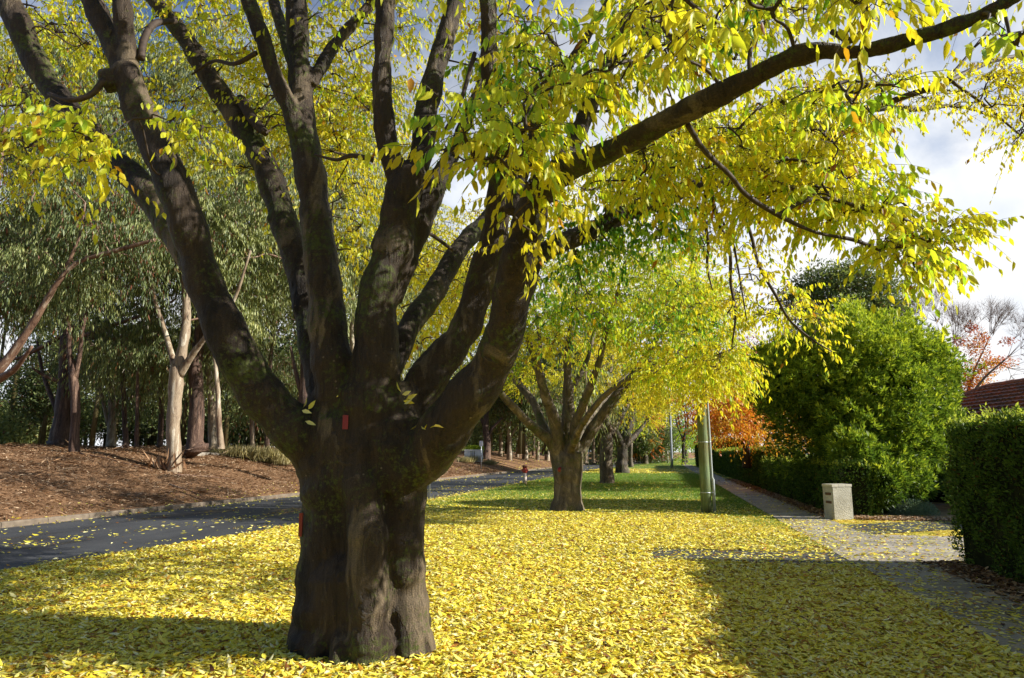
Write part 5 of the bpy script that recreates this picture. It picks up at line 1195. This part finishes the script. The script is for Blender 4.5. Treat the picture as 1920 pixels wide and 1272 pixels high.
def house():
    dA = 27.0; hipT = P(1850, 727, dA); zr = hipT[2]
    ang = -math.radians(9)                       # ridge turned a little off the street line
    along = np.array([math.sin(-ang) * -1, -math.cos(ang), 0]); along = norm(np.array([.16, -1, 0])); out = np.array([along[1], -along[0], 0]);  # out points to the street side
    if out[0] > 0: out = -out
    run, ze = 4.3, zr - 2.3; back = 14.0
    E0 = hipT + out * run; E0[2] = ze
    cor = E0 - along * run; cor[2] = ze             # far street-side eave corner
    near = E0 + along * back; near[2] = ze
    ridge2 = hipT + along * back
    far_b = hipT - out * run - along * run; far_b[2] = ze
    nb = hipT - out * run + along * back; nb[2] = ze
    b = np.array([hipT[0], hipT[1], 0]); root = thing('house', 'brick house with dark red tiled hip roof beyond the right hedge', 'house', b)
    a = Acc()
    def courses(p0, p1, q0, q1, n):                # eave edge p0-p1, top edge q0-q1
        nr = norm(np.cross(p1 - p0, q0 - p0)); nr = nr if nr[2] > 0 else -nr
        for i in range(n):
            t0, t1 = i / n, (i + 1.12) / n
            A0, A1 = p0 + (q0 - p0) * t0, p1 + (q1 - p1) * t0; B0, B1 = p0 + (q0 - p0) * min(t1, 1), p1 + (q1 - p1) * min(t1, 1)
            m = max(2, int(np.linalg.norm(A1 - A0) / .3))
            for k in range(m):
                s0, s1 = k / m, (k + .97) / m; lift = .085 + .012 * (rng.random() - .5)
                V = [A0 + (A1 - A0) * s0 + nr * lift, A0 + (A1 - A0) * (s0 + s1) / 2 + nr * (lift + .025), A0 + (A1 - A0) * s1 + nr * lift,
                     B0 + (B1 - B0) * s1 + nr * .004, B0 + (B1 - B0) * (s0 + s1) / 2 + nr * .02, B0 + (B1 - B0) * s0 + nr * .004,
                     A0 + (A1 - A0) * s0 - nr * .01, A0 + (A1 - A0) * s1 - nr * .01]
                a.add(V, [np.array([[0, 1, 4, 5], [1, 2, 3, 4], [6, 7, 2, 0]])])
        a.add([p0 - nr * .03, p1 - nr * .03, q1 - nr * .03, q0 - nr * .03], [np.array([[0, 1, 2, 3]])])
    courses(cor, near, hipT, ridge2, 15)
    courses(far_b, cor, hipT, hipT + 1e-3, 15)
    courses(nb, far_b, ridge2, hipT, 15)
    a.flat = True; rf = obj('roof', a.mesh('roof', b), 'roof_tile', root)
    for p, q in ((hipT, ridge2), (cor, hipT), (far_b, hipT)):
        a = Acc(); t = np.linspace(0, 1, 30)[:, None]; tube(a, p * (1 - t) + q * t + [0, 0, .05], .09 + .012 * (np.arange(30) % 2), 8); obj('ridge_cap', a.mesh('ridge_cap', b), 'roof_tile', rf)
    a = Acc(); c = hipT + along * 2.9 - out * .5; box(a, [c[0], c[1], zr - .2], (.75, .75, 1.5), .15); box(a, [c[0], c[1], zr + .60], (.86, .86, .12), .15)
    obj('chimney', a.mesh('chimney', b), 'brick', rf)
    a = Acc(); ins = .5
    c0, c1, c2, c3 = cor - out * ins + along * ins, near - out * ins, nb + out * ins, far_b + out * ins + along * ins
    V = []
    for p in (c0, c1, c2, c3): V += [[p[0], p[1], 0], [p[0], p[1], ze + .02]]
    a.add(V, [np.array([[0, 2, 3, 1], [2, 4, 5, 3], [4, 6, 7, 5], [6, 0, 1, 7]])]); obj('wall', a.mesh('wall', b), 'brick', root)
    a = Acc(); t = np.linspace(0, 1, 4)[:, None]; tube(a, (cor + out * .06) * (1 - t) + (near + out * .06) * t, .07, 8); obj('gutter', a.mesh('gutter', b), 'gutter', root)
    for s_ in (2.5, 6, 9.5):
        c = c0 + along * s_; rz = math.atan2(along[1], along[0]); a = Acc(); box(a, [c[0] + out[0] * .02, c[1] + out[1] * .02, 1.4], (1.5, .1, 1.2), rz); w_ = obj('window', a.mesh('window', b), 'gutter', root)
        a = Acc(); box(a, [c[0] + out[0] * .05, c[1] + out[1] * .05, 1.4], (1.36, .08, 1.06), rz); obj('pane', a.mesh('pane', b), 'glass_dark', w_)
house()

# red car at the end of the street
simple('car_red', (.22, .03, .035), .3, .5, .05, 2, 0); simple('tyre', (.02, .02, .02), .8, .2, .1, 5, 0); simple('lamp_red', (.5, .02, .02), .3, .5, .05, 2, 0); simple('plate', (.7, .7, .65), .5, .3, .05, 2, 0)
def car():
    b = P(1237, 866, 128); b[2] = -.06; root = thing('parked_car', 'small dark red car seen from behind at the end of the street', 'car', b)
    prof = [(-2.1, .28), (-2.15, .62), (-2.05, .92), (-1.75, .98), (-1.35, 1.38), (.3, 1.42), (1.0, 1.0), (2.0, .85), (2.12, .55), (2.08, .28)]
    a = Acc(); V = []
    for s_, wd in ((-1, .8), (1, .8)):
        for y, z in prof: V.append([s_ * (wd - (.16 if z > 1.1 else 0)), y, z])
    k = len(prof); a.add(V, [np.array([[i, i + 1, k + i + 1, k + i] for i in range(k - 1)] + [[k - 1, 0, k, 2 * k - 1]]), np.arange(k)[::-1][None], (np.arange(k) + k)[None]])
    a.flat = True; obj('body', a.mesh('body'), 'car_red', root)
    a = Acc(); a.add([[-.62, -1.74, 1.02], [.62, -1.74, 1.02], [.55, -1.43, 1.34], [-.55, -1.43, 1.34]], [np.array([[0, 1, 2, 3]])]); obj('rear_window', a.mesh('rear_window'), 'glass_dark', root)
    for x in (-.72, .72):
        for y in (-1.35, 1.35):
            a = Acc(); tube(a, [[x - .11, y, .31], [x + .11, y, .31]], .31, 16); w_ = obj('wheel', a.mesh('wheel', (0, 0, 0)), 'tyre', root)
            a = Acc(); tube(a, [[x - .12, y, .31], [x + .12, y, .31]], .17, 12); obj('rim', a.mesh('rim'), 'galv', w_)
        a = Acc(); box(a, (x * .9, -2.13, .76), (.24, .06, .16)); obj('tail_light', a.mesh('tail_light'), 'lamp_red', root)
    a = Acc(); box(a, (0, -2.16, .6), (.42, .03, .12)); obj('number_plate', a.mesh('number_plate'), 'plate', root)
    root.rotation_euler = (0, 0, -.12)
car()
print('faces', sum(len(o.data.polygons) for o in bpy.data.objects if o.type == 'MESH'))
